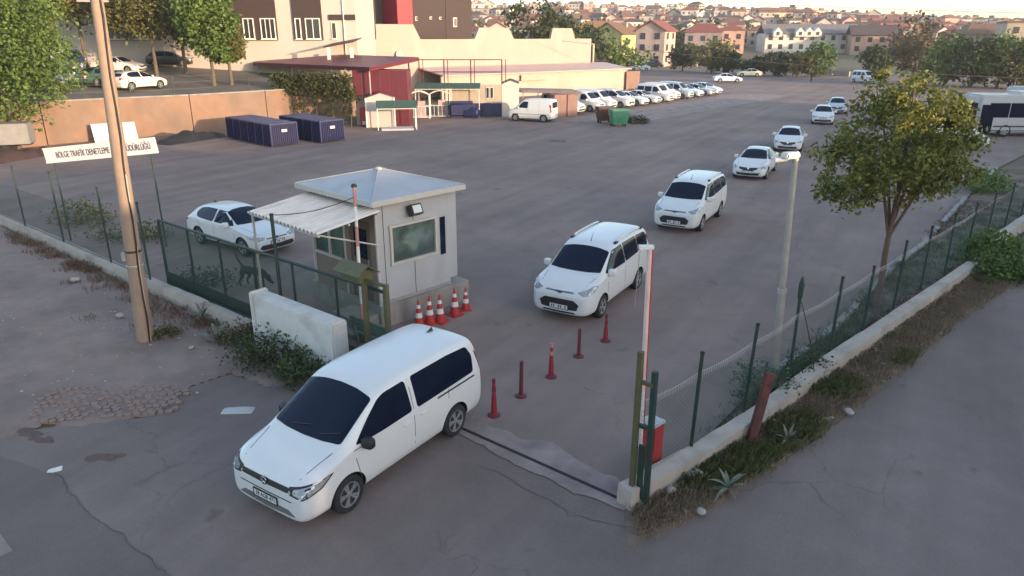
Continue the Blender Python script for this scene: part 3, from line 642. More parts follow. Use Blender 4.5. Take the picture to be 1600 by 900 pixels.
put(golf, -9.85, 25.0, -36, 'white hatchback parked behind the green gate, nose towards the guard booth')
vanC, _ = build_car('panel_van', VAN_C)
put(vanC, 1.75, 64.9, 157, 'white panel van with blind sides parked by the white shed')
vanD, _ = build_car('minivan', VAN_D)
# ================================================================ front fence, gate, booth, barrier
green_post = mat('green_post_paint', (.016,.038,.030), .55, .25, 8)
wire_m = mat('fence_wire', (.03,.075,.05), .5, .1, 6)
steel_m = mat('galvanised_steel', (.34,.34,.34), .45, .15, 9, metal=.4)
wall_c = mat('wall_concrete', (.40,.345,.30), .9, .18, 2.0, .35, 30, stain=((.22,.185,.155), .6, (1.4,1.4,.6)))
white_block = mat('whitewashed_concrete', (.56,.55,.53), .85, .08, 3, .2, 40, stain=((.33,.30,.27), .5, (1.5,1.5,2.2)))
rust_m = mat('rusty_paint', (.115,.022,.02), .7, .35, 9, .2, 40, col2=(.055,.018,.014), mixscale=5)
red_paint = mat('red_paint', (.42,.022,.024), .45, .12, 6)
red_plastic = mat('cone_red', (.40,.03,.026), .5, .15, 9)
dull_red = mat('faded_red', (.12,.018,.026), .6, .25, 9)
white_stripe = mat('reflective_white', (.62,.60,.58), .5, .12, 12)
def chain_link(a, b, z0, z1, sp=.095, r=.0022, lean=None):
    """diagonal wires between a and b from z0 up to z1, as thin three-sided rods"""
    a = Vector(a); b = Vector(b); d = b-a; L = Vector((d.x, d.y, 0)).length; H = z1-z0; mb = MB(); u = Vector((d.x, d.y, 0))/L; n = Vector((-u.y, u.x, 0))
    dz = d.z
    k = -int(H/sp)-1
    while k*sp < L+H:
        for sg in (1, -1):
            t0, t1 = k*sp, k*sp+H
            p0, p1 = (t0, 0.0), (t1, H)
            if sg < 0: p0, p1 = (t0, H), (t1, 0.0)
            (xa, ha), (xb, hb) = p0, p1
            if xb <= 0 or xa >= L: continue
            if xa < 0: ha += (hb-ha)*(0-xa)/(xb-xa); xa = 0
            if xb > L: hb = ha+(hb-ha)*(L-xa)/(xb-xa); xb = L
            P = a+u*xa+Vector((0, 0, z0+ha+dz*xa/L)); Q = a+u*xb+Vector((0, 0, z0+hb+dz*xb/L)); dd = (Q-P).normalized(); e = dd.cross(n).normalized()
            o = [n*r, (e*.87-n*.5)*r, (-e*.87-n*.5)*r]
            mb.add([P+q for q in o]+[Q+q for q in o], [(0,1,4,3), (1,2,5,4), (2,0,3,5)])
        k += 1
    return mb
def wire(mb, a, b, r=.003, sag=0, n=8):
    a = Vector(a); b = Vector(b); mb.tube([a.lerp(b, k/n)-Vector((0, 0, sag*4*(k/n)*(1-k/n))) for k in range(n+1)], r, 4, cap=False)
def post(root, p, h, r=.028, lean=(0, 0), name='post', m=None):
    p = Vector(p); q = p+Vector((lean[0]*h, lean[1]*h, h))
    o = MB().tube([p, q], r, 8).obj(name, m or green_post, root, 60)
    MB().lathe([(r*1.25, 0), (r*1.25, .03), (r*.6, .045)], 8, c=q-Vector((0, 0, .01))).obj('cap', black_m, o)
    return q
# --- left: low wall and fence along the dirt pavement
lw = thing('low_wall', 'low concrete kerb wall under the green fence beside the dirt pavement', 'wall')
def wall_run(root, pts, th, h, name='wall_section', side=None):
    """consecutive cast sections with slightly uneven tops"""
    for i in range(len(pts)-1):
        a, b = Vector(pts[i]), Vector(pts[i+1]); d = (b-a).normalized(); n = Vector((-d.y, d.x, 0))*th
        a = a+d*.004; b = b-d*.004
        za, zb = h+random.uniform(-.02, .02), h+random.uniform(-.02, .02)
        if side: n = n if n.dot(side) > 0 else -n
        V = [a, b, b+n, a+n]; V = [Vector((q.x, q.y, -.15)) for q in V]+[Vector((V[0].x, V[0].y, za)), Vector((V[1].x, V[1].y, zb)), Vector((V[2].x, V[2].y, zb)), Vector((V[3].x, V[3].y, za))]
        bm = bmesh.new(); vv = [bm.verts.new(q) for q in V]
        for f in ((3,2,1,0),(4,5,6,7),(0,1,5,4),(1,2,6,5),(2,3,7,6),(3,0,4,7)): bm.faces.new([vv[k] for k in f])
        bmesh.ops.recalc_face_normals(bm, faces=bm.faces)
        bmesh.ops.subdivide_edges(bm, edges=bm.edges[:], cuts=5, use_grid_fill=True)
        for v in bm.verts:
            if v.co.z > h-.1: v.co += Vector((vnoise(v.co.x, v.co.y, 3), vnoise(v.co.y, v.co.x, 3), vnoise(v.co.x+9, v.co.y, 2.3)))*.022
        bm_obj(name, bm, wall_c, root, 35)
wall_run(lw, [FL(t, .10) for t in (11.0, 13.4, 15.9, 18.4, 21.0, 23.7, 26.5, 29.5, 32.5, 36)], .28, .30, side=-FN)
lf = thing('chain_link_fence', 'dark green post fence on the low wall along the dirt pavement, left of the gate', 'fence')
LP = [FL(16.55,-.05,.28), FL(19.2,-.05,.28), FL(23.0,-.05,.28), FL(26.7,-.05,.28), FL(30.5,-.05,.28), FL(34.5,-.05,.28)]
LH = [2.36, 2.45, 2.5, 2.3, 2.3, 2.3]
tops = [post(lf, p, h, .032) for p, h in zip(LP, LH)]
for a, b in zip(LP[:-1], LP[1:]):
    chain_link(Vector((a.x, a.y, 0)), Vector((b.x, b.y, 0)), .32, 1.75, .10, .0020).obj('wire_mesh', wire_m, lf, kind='stuff')
    ws = MB(); wire(ws, Vector((a.x, a.y, .34)), Vector((b.x, b.y, .34)), .012); ws.obj('bottom_wire', green_post, lf)
    ws = MB(); wire(ws, Vector((a.x, a.y, 1.75)), Vector((b.x, b.y, 1.75)), .004, .03); ws.obj('top_wire', wire_m, lf)
# --- sliding gate, drawn open along the inside of the wall
gt = thing('sliding_gate', 'dark green sliding gate with wire mesh standing open behind the white block', 'gate')
g0, g1 = 6.3, 16.2; GZ0, GZ1 = .14, 2.12; off = -.42
def gbar(a, b, r, name):
    return MB().tube([a, b], r, 6).obj(name, green_post, gt)
gbar(FL(g0,off,GZ1), FL(g1,off,GZ1), .04, 'top_rail'); gbar(FL(g0,off,GZ0), FL(g1,off,GZ0), .05, 'bottom_rail')
for k in range(7):
    t = g0+(g1-g0)*k/6; gbar(FL(t,off,GZ0), FL(t,off,GZ1), .035 if k not in (0, 6) else .045, 'upright')
for k in range(6):
    ta, tb = g0+(g1-g0)*k/6, g0+(g1-g0)*(k+1)/6
    chain_link(FL(ta,off), FL(tb,off), GZ0, GZ1, .062, .0034).obj('wire_mesh', wire_m, gt, kind='stuff')
    # solid lower sheet with drop-shaped slots reads as dark green band
    mb = MB(); a, b = FL(ta,off+.012), FL(tb,off+.012)
    nb = 22
    for j in range(nb):
        p = a.lerp(b, (j+.5)/nb); mb.tube([p+Vector((0,0,GZ0)), p+Vector((0,0,GZ0+.42))], .018, 4)
    mb.obj('lower_bars', green_post, gt, kind='stuff')
gpt = post(gt, FL(10.0,-.28,0), 3.25, .045, name='guide_post')
# --- gate rail across the drive
rail = thing('gate_rail', 'dark steel gate rail set in the worn concrete across the drive', 'rail')
MB().slab(FL(.05,-.035,-.03), FL(6.4,-.035,-.03), FL(6.4,.035,-.03), FL(.05,.035,-.03), .042).obj('channel', black_m, rail)
MB().tube([FL(.05,0,.012), FL(6.4,0,.012)], .010, 6).obj('track_bar', mat('dark_rust', (.035,.014,.012), .8, .3, 9), rail)
# --- white concrete block at the left gate end
blk = thing('concrete_block', 'thick white concrete wall block at the left end of the gateway', 'wall')
def bev_box(name, c, size, rz, m, parent, bev=.02, seg=2, **k):
    bm = bmesh.new(); bmesh.ops.create_cube(bm, size=1); bmesh.ops.scale(bm, vec=size, verts=bm.verts)
    bmesh.ops.bevel(bm, geom=bm.edges[:], offset=bev, segments=seg, affect='EDGES')
    bmesh.ops.transform(bm, matrix=Matrix.Translation(c) @ Matrix.Rotation(rz, 4, 'Z'), verts=bm.verts)
    return bm_obj(name, bm, m, parent, 40, **k)
fang = math.atan2(FU.y, FU.x)
p0, p1 = FL(7.1,.20), FL(10.1,.20); c = (p0+p1)/2
bev_box('block_wall', (c.x, c.y, .68), ((p1-p0).length, .42, 1.5), fang, white_block, blk, .035, 2)
bev_box('end_pilaster', tuple(FL(10.17,.20,.70)), (.13, .47, 1.56), fang, white_block, blk, .03, 2)
# --- green posts of the gateway on the block's side, with a small roofed box
gp1 = thing('gate_guide_frame', 'pair of olive green guide posts with small roofed box by the white block', 'gate post')
for t, n_ in ((6.75,-.25),(6.05,-.25)):
    MB().box(FL(t, n_, 1.2), (.09,.09,2.4), fang).obj('post', mat('olive_post', (.085,.08,.036), .6, .25, 8), gp1)
MB().box(FL(6.4,-.25,2.36), (.8,.06,.06), fang).obj('crossbar', MATS['olive_post'], gp1)
rb = MB(); cbx = FL(7.0,-.28,2.46); d1 = FU; d2 = FN
for sg in (-1, 1):
    a = cbx-d1*.42+Vector((0,0,.22)); b = cbx+d1*.42+Vector((0,0,.22)); cc = b+d2*sg*.30-Vector((0,0,.20)); dd = a+d2*sg*.30-Vector((0,0,.20))
    rb.slab(a, b, cc, dd, .025)
rb.obj('box_roof', MATS['olive_post'], gp1)
MB().box(cbx-Vector((0,0,.02)), (.62,.36,.26), fang).obj('box_body', MATS['olive_post'], gp1)
# leaning pink and white barrier pole by the booth
arm2 = thing('barrier_pole', 'thin pink and white barrier pole standing upright by the guard booth', 'barrier')
pa, pb = Vector((-3.72,16.35,0)), at(553,291,16.6)
sgm = 8
pink = mat('faded_pink_paint', (.42,.20,.17), .5, .15, 9)
for k in range(sgm):
    MB().tube([pa.lerp(pb, k/sgm), pa.lerp(pb, (k+1)/sgm)], .042, 8).obj('pole_segment', pink if k % 2 else white_stripe, arm2, 60)
MB().lathe([(.07,0),(.07,.05),(.04,.08)], 8, c=pb-Vector((0,0,.02))).obj('cap', black_m, arm2)
cb = MB(); wire(cb, gpt, pb-Vector((0,0,.25)), .012, .12, 12); cb.obj('cable', black_m, arm2)
MB().box(pa+Vector((.0,.0,.2)), (.30,.26,.4), .8).obj('pivot_box', rust_m, arm2)
# --- guard booth
bo = Vector((-3.40,17.25,0)); BA = R(46.5); ba = Vector((math.cos(BA), math.sin(BA), 0)); bb = Vector((-math.sin(BA), math.cos(BA), 0))
booth_m = mat('booth_panel', (.375,.38,.40), .38, .06, 2, .03, 30, stain=((.31,.29,.28), .5, (1.6,1.6,.5)))
booth_trim = mat('booth_trim', (.44,.41,.38), .5, .06, 4)
roof_m = mat('booth_roof_sheet', (.33,.34,.37), .5, .1, 1.5, stain=((.24,.235,.24), .5, (1.2,1.2,1.2)))
bt = thing('guard_booth', 'small grey guard booth with hipped metal roof on a concrete plinth', 'booth', bo, BA)
BW, BD, BZ0, BZ1 = 2.42, 3.0, .58, 3.30          # along ba (window side), along bb (door side)
bl = lambda x, y, z: Vector((x, y, z))
pl = MB(); pl.prism([(-.10,-.12),(3.0,-.12),(3.0,BD+.2),(-.10,BD+.2)], -.1, BZ0); pl.obj('plinth', concrete_m, bt)
MB().box((-.45,.55,.19), (.7,1.1,.38)).obj('step', concrete_m, bt)
MB().box((-.45,.55,.02), (1.2,1.4,.2)).obj('step', concrete_m, bt)
sh = MB(); T = .06
wx0, wx1, wz0, wz1 = .42, 1.92, 1.62, 2.62        # window in the camera side wall (y = 0 face)
for (x0, x1, z0, z1) in ((0,wx0,BZ0,BZ1),(wx1,BW,BZ0,BZ1),(wx0,wx1,BZ0,wz0),(wx0,wx1,wz1,BZ1)): sh.box(((x0+x1)/2,T/2,(z0+z1)/2), (x1-x0,T,z1-z0))
sh.obj('front_wall', booth_m, bt)
for (x_, z0_, z1_) in ((.21,BZ0,BZ1),(1.17,BZ0,wz0-.05),(1.17,wz1+.05,BZ1-.45)): MB().box((x_,-.004,(z0_+z1_)/2), (.012,.012,z1_-z0_-.02)).obj('panel_joint', seam_m, bt)
MB().box((BW/2,-.006,BZ0+.05), (BW-.08,.014,.09)).obj('base_trim', steel_m, bt)
MB().box((BW/2,BD-T/2,(BZ0+BZ1)/2), (BW-.004,T,BZ1-BZ0)).obj('back_wall', booth_m, bt)
sh = MB()
for (y0, y1, z0, z1) in ((T,.35,BZ0,BZ1),(.95,BD-T,BZ0,1.6),(.95,BD-T,2.6,BZ1),(.35,.95,BZ0,1.5),(.35,.95,2.75,BZ1),(2.3,BD-T,1.6,2.6)): sh.box((BW-T/2,(y0+y1)/2,(z0+z1)/2), (T,y1-y0,z1-z0))
sh.obj('side_wall', booth_m, bt)
sh = MB()
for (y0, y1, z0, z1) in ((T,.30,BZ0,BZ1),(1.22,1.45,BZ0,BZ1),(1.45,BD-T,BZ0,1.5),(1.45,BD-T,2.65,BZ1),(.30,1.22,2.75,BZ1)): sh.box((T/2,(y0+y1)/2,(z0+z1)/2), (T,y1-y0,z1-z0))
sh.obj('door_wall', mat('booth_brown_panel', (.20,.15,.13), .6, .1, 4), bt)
MB().box((.03,1.45,(BZ0+BZ1)/2), (.10,.07,BZ1-BZ0)).obj('trim_post', booth_trim, bt)
MB().box((-.015,-.012,(BZ0+BZ1)/2), (.06,.06,BZ1-BZ0)).obj('trim_post', booth_trim, bt)
MB().box((-.012,BD,(BZ0+BZ1)/2), (.06,.06,BZ1-BZ0)).obj('trim_post', booth_trim, bt)
MB().box((BW/2,BD/2,BZ0+.02), (BW-.14,BD-.14,.04)).obj('floor', under_m, bt)
MB().box((BW/2,BD/2,BZ1-.03), (BW-.14,BD-.14,.05)).obj('ceiling', booth_m, bt)
dr = MB(); dr.box((0,0,1.05), (.04,.90,2.1)); do = dr.obj('door', mat('booth_door', (.12,.075,.06), .5, .2, 5), bt, loc=(.04,.76,BZ0+.05))
MB().box((-.04,-.36,1.05), (.06,.03,.14)).obj('handle', steel_m, do)
MB().box((-.025,0,1.5), (.02,.55,.8)).obj('door_pane', glass_m, do)
# window with frame and pane, faint room behind
wf = MB()
for c, s in ((((wx0+wx1)/2,-.01,wz0),(wx1-wx0+.10,.09,.07)),(((wx0+wx1)/2,-.01,wz1),(wx1-wx0+.10,.09,.07)),((wx0,-.01,(wz0+wz1)/2),(.07,.085,wz1-wz0)),((wx1,-.01,(wz0+wz1)/2),(.07,.085,wz1-wz0))): wf.box(c, s)
wn = wf.obj('window', booth_trim, bt)
bg_m = mat('booth_glass', (.10,.145,.12), .06, .1, 2, spec=.7, col2=(.05,.07,.065), mixscale=1.5)
MB().box(((wx0+wx1)/2,.02,(wz0+wz1)/2), (wx1-wx0-.07,.012,wz1-wz0-.07)).obj('pane', bg_m, wn)
MB().box(((wx0+wx1)/2+.05,.08,wz1-.26), (1.2,.03,.30)).obj('blind', mat('green_blind', (.10,.20,.14), .7, .1, 5), wn)
for (y0, y1, z0, z1) in ((.35,.95,1.5,2.75),(.95,2.3,1.6,2.6)):
    s2 = MB()
    for c, s in (((BW+.01,(y0+y1)/2,z0),(.07,y1-y0+.06,.06)),((BW+.01,(y0+y1)/2,z1),(.07,y1-y0+.06,.06)),((BW+.01,y0,(z0+z1)/2),(.068,.06,z1-z0)),((BW+.01,y1,(z0+z1)/2),(.068,.06,z1-z0))): s2.box(c, s)
    w2 = s2.obj('window', booth_trim, bt); MB().box((BW-.02,(y0+y1)/2,(z0+z1)/2), (.012,y1-y0-.06,z1-z0-.06)).obj('pane', bg_m, w2)
s2 = MB()
for c, s in (((-.005,2.2,1.5),(.07,1.5,.06)),((-.005,2.2,2.65),(.07,1.5,.06)),((-.005,2.2,2.08),(.06,.05,1.1))): s2.box(c, s)
w2 = s2.obj('window', booth_trim, bt); MB().box((.03,2.2,2.08), (.012,1.5,1.15)).obj('pane', bg_m, w2)
# hatch window bay on the right wall: narrow dark window set in the front wall's right end
MB().box((2.17,-.012,2.05), (.17,.03,1.05)).obj('slit_window', glass_m, bt)
bay = bev_box('side_bay', (BW+.16,.55,2.0), (.32,1.0,2.5), 0, booth_m, bt, .01, 1)
MB().box((BW+.335,.55,1.95), (.03,.16,.34)).obj('intercom', black_m, bay)
# hipped roof with fascia
ov = .26
rf = MB(); x0, x1, y0, y1 = -ov, BW+.12+ov, -ov, BD+ov; ze = BZ1+.10; cxm, cym = (x0+x1)/2, (y0+y1)/2; zap = ze+.42
rf.add([(x0,y0,ze),(x1,y0,ze),(x1,y1,ze),(x0,y1,ze),(cxm,cym,zap)], [(0,1,4),(1,2,4),(2,3,4),(3,0,4),(3,2,1,0)])
ro = rf.obj('roof', roof_m, bt)
fs = MB()
for c, s in (((cxm,y0,ze-.06),(x1-x0+.04,.04,.13)),((cxm,y1,ze-.06),(x1-x0+.04,.04,.13)),((x0,cym,ze-.06),(.04,y1-y0-.04,.13)),((x1,cym,ze-.06),(.04,y1-y0-.04,.13))): fs.box(c, s)
fs.obj('fascia', booth_trim, ro)
rg = MB()
for q in ((x0,y0,ze),(x1,y0,ze),(x1,y1,ze),(x0,y1,ze)): rg.tube([Vector(q)+Vector((0,0,.01)), Vector((cxm,cym,zap+.01))], .018, 6)
rg.obj('hip_flashing', roof_m, ro)
MB().lathe([(.10,0),(.10,.04),(.03,.07)], 10, c=(cxm,cym,zap-.02)).obj('roof_cap', booth_trim, ro)
# floodlight
fl = MB().box((0,0,0), (.34,.20,.28)).obj('floodlight', black_m, bt, loc=(1.10,-.20,2.98)); fl.rotation_euler = (R(-25),0,0)
MB().box((0,-.105,0), (.26,.012,.20)).obj('lens', mat('flood_lens', (.55,.55,.52), .2, .1, 9), fl)
MB().box((1.10,-.06,2.92), (.05,.16,.05)).obj('bracket', black_m, bt)
# corrugated awning over the door side
aw = thing('corrugated_awning', 'pale corrugated awning on the door side of the guard booth', 'awning', bo, BA)
nw = 19; V = []; F = []; AX0, AX1, AZ0, AZ1 = -.06, -1.85, 3.16, 2.92; AY0, AY1 = -.30, 3.0
for i in range(nw*6+1):
    y = AY0+(AY1-AY0)*i/(nw*6); hgt = .042*math.sin(i*math.pi/3)
    for x, z in ((AX0,AZ0),(AX1,AZ1)): V += [(x, y, z+hgt), (x, y, z+hgt-.008)]
for i in range(nw*6):
    a = i*4; b = a+4
    F += [(a,b,b+2,a+2), (a+1,a+3,b+3,b+1), (a,a+1,b+1,b), (a+2,b+2,b+3,a+3)]
MB().add(V, F).obj('corrugated_sheet', mat('awning_sheet', (.60,.56,.53), .5, .1, 3, stain=((.38,.31,.27), .6, (.6,3.5,1))), aw)
for y in (AY0+.15, AY1-.15):
    MB().tube([(-.02,y,2.25),(AX1+.1,y,AZ1-.06)], .022, 6).obj('brace', booth_trim, aw)
for x, z in ((AX1+.06,AZ1-.06),((AX0+AX1)/2,(AZ0+AZ1)/2-.06),(AX0-.06,AZ0-.07)):
    MB().box((x,(AY0+AY1)/2,z), (.05,AY1-AY0-.05,.05)).obj('purlin', booth_trim, aw)
MB().box((AX1+.08,AY1-.1,AZ1/2), (.05,.05,AZ1-.12)).obj('support_post', booth_trim, aw)
# low bench and clutter behind the gate
bn = thing('garden_bench', 'pale green bench standing behind the gate mesh under the awning', 'bench', FL(7.6,-1.35), fang)
bgm = mat('bench_paint', (.14,.18,.15), .6, .2, 6)
for k in range(4): MB().box((0,-.18+k*.12,.46), (1.5,.10,.035)).obj('seat_slat', bgm, bn)
for k in range(3): MB().box((0,.26+k*.03,.60+k*.13), (1.5,.03,.10)).obj('back_slat', bgm, bn)
for x in (-.62,.62):
    for y in (-.2,.24): MB().box((x,y,.22), (.05,.05,.45)).obj('leg', bgm, bn)
    MB().box((x,.30,.66), (.05,.04,.5)).obj('back_post', bgm, bn)
# --- traffic cones by the plinth
def cone_mesh():
    base = MB().box((0,0,.02), (.36,.36,.04)).mesh('cone_base', red_plastic)
    def ring(z0, z1): f = lambda z: .14-(z-.04)*.165; return MB().lathe([(f(z0), z0), (f(z1), z1)], 18)
    segs = [(.04,.26,red_plastic),(.26,.40,white_stripe),(.40,.53,red_plastic),(.53,.63,white_stripe),(.63,.78,red_plastic)]
    return base, [(ring(a, b).mesh('cone_band', m, 50)) for a, b, m in segs]
cbase, cbands = cone_mesh()
clab = ['leftmost of the five red and white traffic cones along the booth plinth','second traffic cone from the left along the booth plinth','middle one of the five traffic cones along the booth plinth','fourth traffic cone from the left, at the plinth corner','rightmost, smallest looking of the five traffic cones beside the plinth']
for k, ((u, v), sc) in enumerate(zip(((655,509),(672,505),(688,503),(711,492),(728,484)), (.95,1,1,1,.85))):
    p = gp(u, v); c_ = thing('traffic_cone', clab[k], 'cone', p, random.uniform(0, 1.5), 'traffic cones by the guard booth'); c_.scale = (sc, sc, sc)
    link('cone_base', cbase, c_)
    for b_ in cbands: link('cone_band', b_, c_)
# --- flexible delineator posts along the drive
dl = ['nearest red delineator post, just right of the large white van','second red delineator post from the front, dark and worn','middle delineator post of the row, with red and pink bands','fourth delineator post from the front, thin and dark red','farthest delineator post, by the wheel of the white van with roof rails']
for k, (u, v) in enumerate(((772,649),(814,619),(861,589),(904,557),(946,533))):
    p = gp(u, v); d_ = thing('delineator_post', dl[k], 'bollard', p, 0, 'delineator posts along the drive')
    m = dull_red if k in (1, 3) else mat('delineator_red', (.24,.016,.026), .55, .2, 9)
    MB().lathe([(.13,0),(.13,.02),(.07,.05)], 14).obj('base', dull_red, d_, 50)
    hh = .82 if k < 3 else .72
    if k in (1, 3):
        MB().tube([(0,0,.04),(.01,0,hh)], [.045,.040], 10).obj('post', m, d_, 60)
    else:
        MB().tube([(0,0,.04),(0,0,hh*.55)], [.065,.048], 12).obj('post', m, d_, 60)
        z = hh*.55
        for j in range(4):
            MB().tube([(0,0,z),(0,0,z+hh*.45/4)], .047-.004*j if j % 2 else .04-.003*j, 10).obj('band', m if j % 2 == 0 else pink if k == 2 else dull_red, d_, 60); z += hh*.45/4
# --- barrier at the right gate end
br = thing('raised_barrier', 'raised red and white barrier arm with red motor cabinet at the right gate end', 'barrier')
cb0 = Vector((2.42,10.72,0))
bev_box('cabinet', (cb0.x, cb0.y, .50), (.28,.30,.92), R(42), red_paint, br, .02, 2)
bev_box('cabinet_lid', (cb0.x, cb0.y, .98), (.31,.33,.06), R(42), mat('cabinet_lid', (.45,.47,.48), .5, .1, 6), br, .015, 2)
a0 = Vector((2.14,10.30,.75)); a1 = at(1015,388,10.25)
for k in range(10):
    MB().tube([a0.lerp(a1, k/10), a0.lerp(a1, (k+1)/10)], .040, 8).obj('arm_segment', white_stripe if k < 3 else mat('arm_pink_white', (.60,.45,.43), .5, .12, 3), br, 60)
rs = (a1-a0).normalized()
MB().tube([a0.lerp(a1,.12)+Vector((.042,.01,0)), a1+Vector((.042,.01,0))], .018, 6).obj('red_edge', red_paint, br)
MB().box(a1+Vector((-.05,0,.02)), (.22,.10,.05)).obj('arm_cap', white_stripe, br)
hr = MB(); wire(hr, a1+Vector((-.14,0,0)), a1+Vector((-.16,.05,-1.0)), .006); hr.obj('hanging_rod', steel_m, br)
# --- green and yellow posts of the gate stop
gs = thing('gate_stop_frame', 'tall green and olive gate stop posts at the corner of the right wall', 'gate post')
gpz = 2.72
for k, (t, n_, m_) in enumerate(((.02,-.02,MATS['olive_post']),(-.20,-.10,green_post))):
    MB().box(FL(t, n_, gpz/2-(.15 if k else 0)), (.08,.08,gpz-(.3 if k else 0)), fang).obj('post', m_, gs)
MB().box(FL(-.09,-.06,.62), (.10,.03,1.0), fang).obj('lower_plate', green_post, gs)
MB().box(FL(-.09,-.06,2.2), (.24,.05,.06), fang).obj('crosspiece', MATS['olive_post'], gs)
MB().box(FL(-.09,-.06,1.45), (.24,.05,.06), fang).obj('crosspiece', green_post, gs)
# --- right wall and its fence
rw = thing('boundary_wall', 'long low concrete wall under the right fence beside the grass verge', 'wall')
pts = [Vector((1.90,9.58,0))]+[p.copy() for p in RW[1:]]
wall_run(rw, pts, .30, .34, side=Vector((-1,1,0)))
fw = thing('boundary_wall', 'far piece of low concrete wall beyond the bushy gap in the right fence', 'wall')
wall_run(fw, [(16.62,23.65,0),(20.0,26.95,0),(25,31.8,0),(30,36.6,0)], .30, .42, side=Vector((-1,1,0)))
rfence = thing('chain_link_fence', 'green chain link fence with barbed fringe along the right wall', 'fence')
RP = [(2.05,9.95),(3.18,10.95),(4.5,12.2),(5.92,13.65),(7.35,15.0),(8.8,16.45),(10.35,18.0),(11.9,19.5),(13.5,21.05),(15.1,22.65),(16.9,24.45),(18.7,26.2),(20.6,28.1),(22.6,30.1),(25,32.4),(28,35.3)]
RH = [0, 1.95, 1.95, 2.25, 1.9, 1.7, 1.9, 1.9, 1.9, 1.85, 1.8, 1.8, 1.8, 1.8, 1.8, 1.8]
rt = []
for k, (p, h) in enumerate(zip(RP, RH)):
    rt.append(post(rfence, Vector((*p, .22)), h, .034, (random.uniform(-.02,.03), random.uniform(-.02,.02))) if h else Vector((*p, 2.0)))
for k in range(len(RP)-1):
    a, b = Vector((*RP[k], 0)), Vector((*RP[k+1], 0))
    chain_link(a, b, .34, 1.62, .085 if k < 9 else .12, .0021).obj('wire_mesh', wire_m, rfence, kind='stuff')
    zt = 1.78; pw = MB(); wire(pw, a+Vector((0,0,zt)), b+Vector((0,0,zt)),   .004, .05)
    if k < 9:
        L = (b-a).length; u = (b-a)/L; nb = int(L/.075)
        for j in range(nb):
            q = a+u*(j+.5)*L/nb+Vector((0,0,zt-.05*4*((j+.5)/nb)*(1-(j+.5)/nb)))
            pw.tube([q+Vector((0,0,.03))+u*.03, q-Vector((0,0,.06))-u*.035+Vector((.02,-.02,0))], .0032, 4)
    pw.obj('barbed_wire', mat('pale_wire', (.34,.34,.33), .5, .1, 9, metal=.3), rfence, kind='stuff')
# green lamp bracket on the tall fence post
MB().tube([rt[3]-Vector((0,0,.35)), rt[3]-Vector((0,0,.05)), rt[3]+Vector((.0,0,.12))], [.05,.06,.02], 8).obj('post_lamp', green_post, rfence, 60)
sw = MB(); wire(sw, rt[3]-Vector((-.03,0,.4)), Vector((6.55,13.9,.35)), .01, -.1); sw.obj('stay_wire', green_post, rfence)
# --- lamp pole with rusty guard
lp = thing('lamp_pole', 'tall pale metal lamp pole with camera heads beside the right fence', 'lamp pole')
l0 = Vector((5.62,13.72,0)); l1 = at(1243,246,13.95)
MB().tube([l0, l0.lerp(l1,.45)], [.085,.080], 14).obj('lower_tube', mat('lamp_pole_paint', (.30,.275,.25), .5, .15, 5, metal=.2), lp, 60)
MB().tube([l0.lerp(l1,.45), l1], [.068,.060], 14).obj('upper_tube', MATS['lamp_pole_paint'], lp, 60)
MB().tube([l0.lerp(l1,.44), l0.lerp(l1,.46)], [.095,.095], 14).obj('collar', steel_m, lp, 60)
hd = bev_box('lamp_head', tuple(l1+Vector((-.12,-.05,.05))), (.34,.22,.12), .4, mat('lamp_head_white', (.62,.60,.57), .4, .1, 5), lp, .03, 2)
MB().tube([l1+Vector((-.42,-.05,-.05)), l1+Vector((-.18,-.04,-.02))], [.05,.055], 10).obj('camera_head', MATS['lamp_head_white'], lp, 60)
MB().tube([l1+Vector((0,0,-.05)), l1+Vector((.0,0,.12))], [.075,.05], 10).obj('pole_cap', steel_m, lp, 60)
gd = thing('steel_post', 'leaning rusty red steel post planted in the verge before the lamp pole', 'post')
q0, q1 = Vector((4.42,11.5,-.05)), at(1203,586,11.9)
MB().tube([q0, q1], [.105,.095], 4).obj('post_profile', rust_m, gd)
MB().tube([q1-(q1-q0)*.12, q1+(q1-q0)*.02], [.12,.12], 4).obj('post_cap', rust_m, gd)
# --- wooden-coloured utility pole at the left with cable
up = thing('utility_pole', 'tall tapered tan concrete utility pole standing in the dirt pavement', 'utility pole')
u0 = gp(228,532); u1 = at(150,-10,16.5); ud = (u1-u0)
tan_m = mat('pole_tan', (.27,.195,.145), .85, .12, 3, .25, 25, stain=((.20,.13,.09), .4, (3,3,.5)))
MB().tube([u0-Vector((0,0,.3)), u0, u0.lerp(u1,.5), u1, u1+ud*.12], [.205,.20,.165,.125,.12], 20).obj('pole_shaft', tan_m, up, 60)
cab = MB(); cp = []
for k in range(14):
    t = k/13; p = u0.lerp(u1, t*1.02); rr = .20-.075*t; cp.append(p+Vector((rr*.8+.015+.02*math.sin(k*1.7), -rr*.75, 0)))
cab.tube(cp, .02, 6); cab.obj('cable', black_m, up, 60)
cp2 = MB(); cp2.tube([u0+Vector((.19,-.13,.05)), u0.lerp(u1,.52)+Vector((.15,-.12,0))], .016, 6).obj('conduit', mat('pale_conduit', (.42,.36,.30), .6, .1, 5), up, 60)
for t in (.245, .29):
    p = u0.lerp(u1, t); MB().lathe([(.205-.075*t,-.025),(.212-.075*t,-.02),(.212-.075*t,.02),(.205-.075*t,.025)], 20, c=p).obj('band', steel_m if t < .27 else black_m, up, 60)
MB().box(u0.lerp(u1,.275)+Vector((-.17,-.10,0)), (.10,.10,.20)).obj('junction_box', steel_m, up)
MB().box(u1+Vector((-.1,0,-.12)), (.6,.12,.10), .35).obj('crossarm', concrete_m, up)
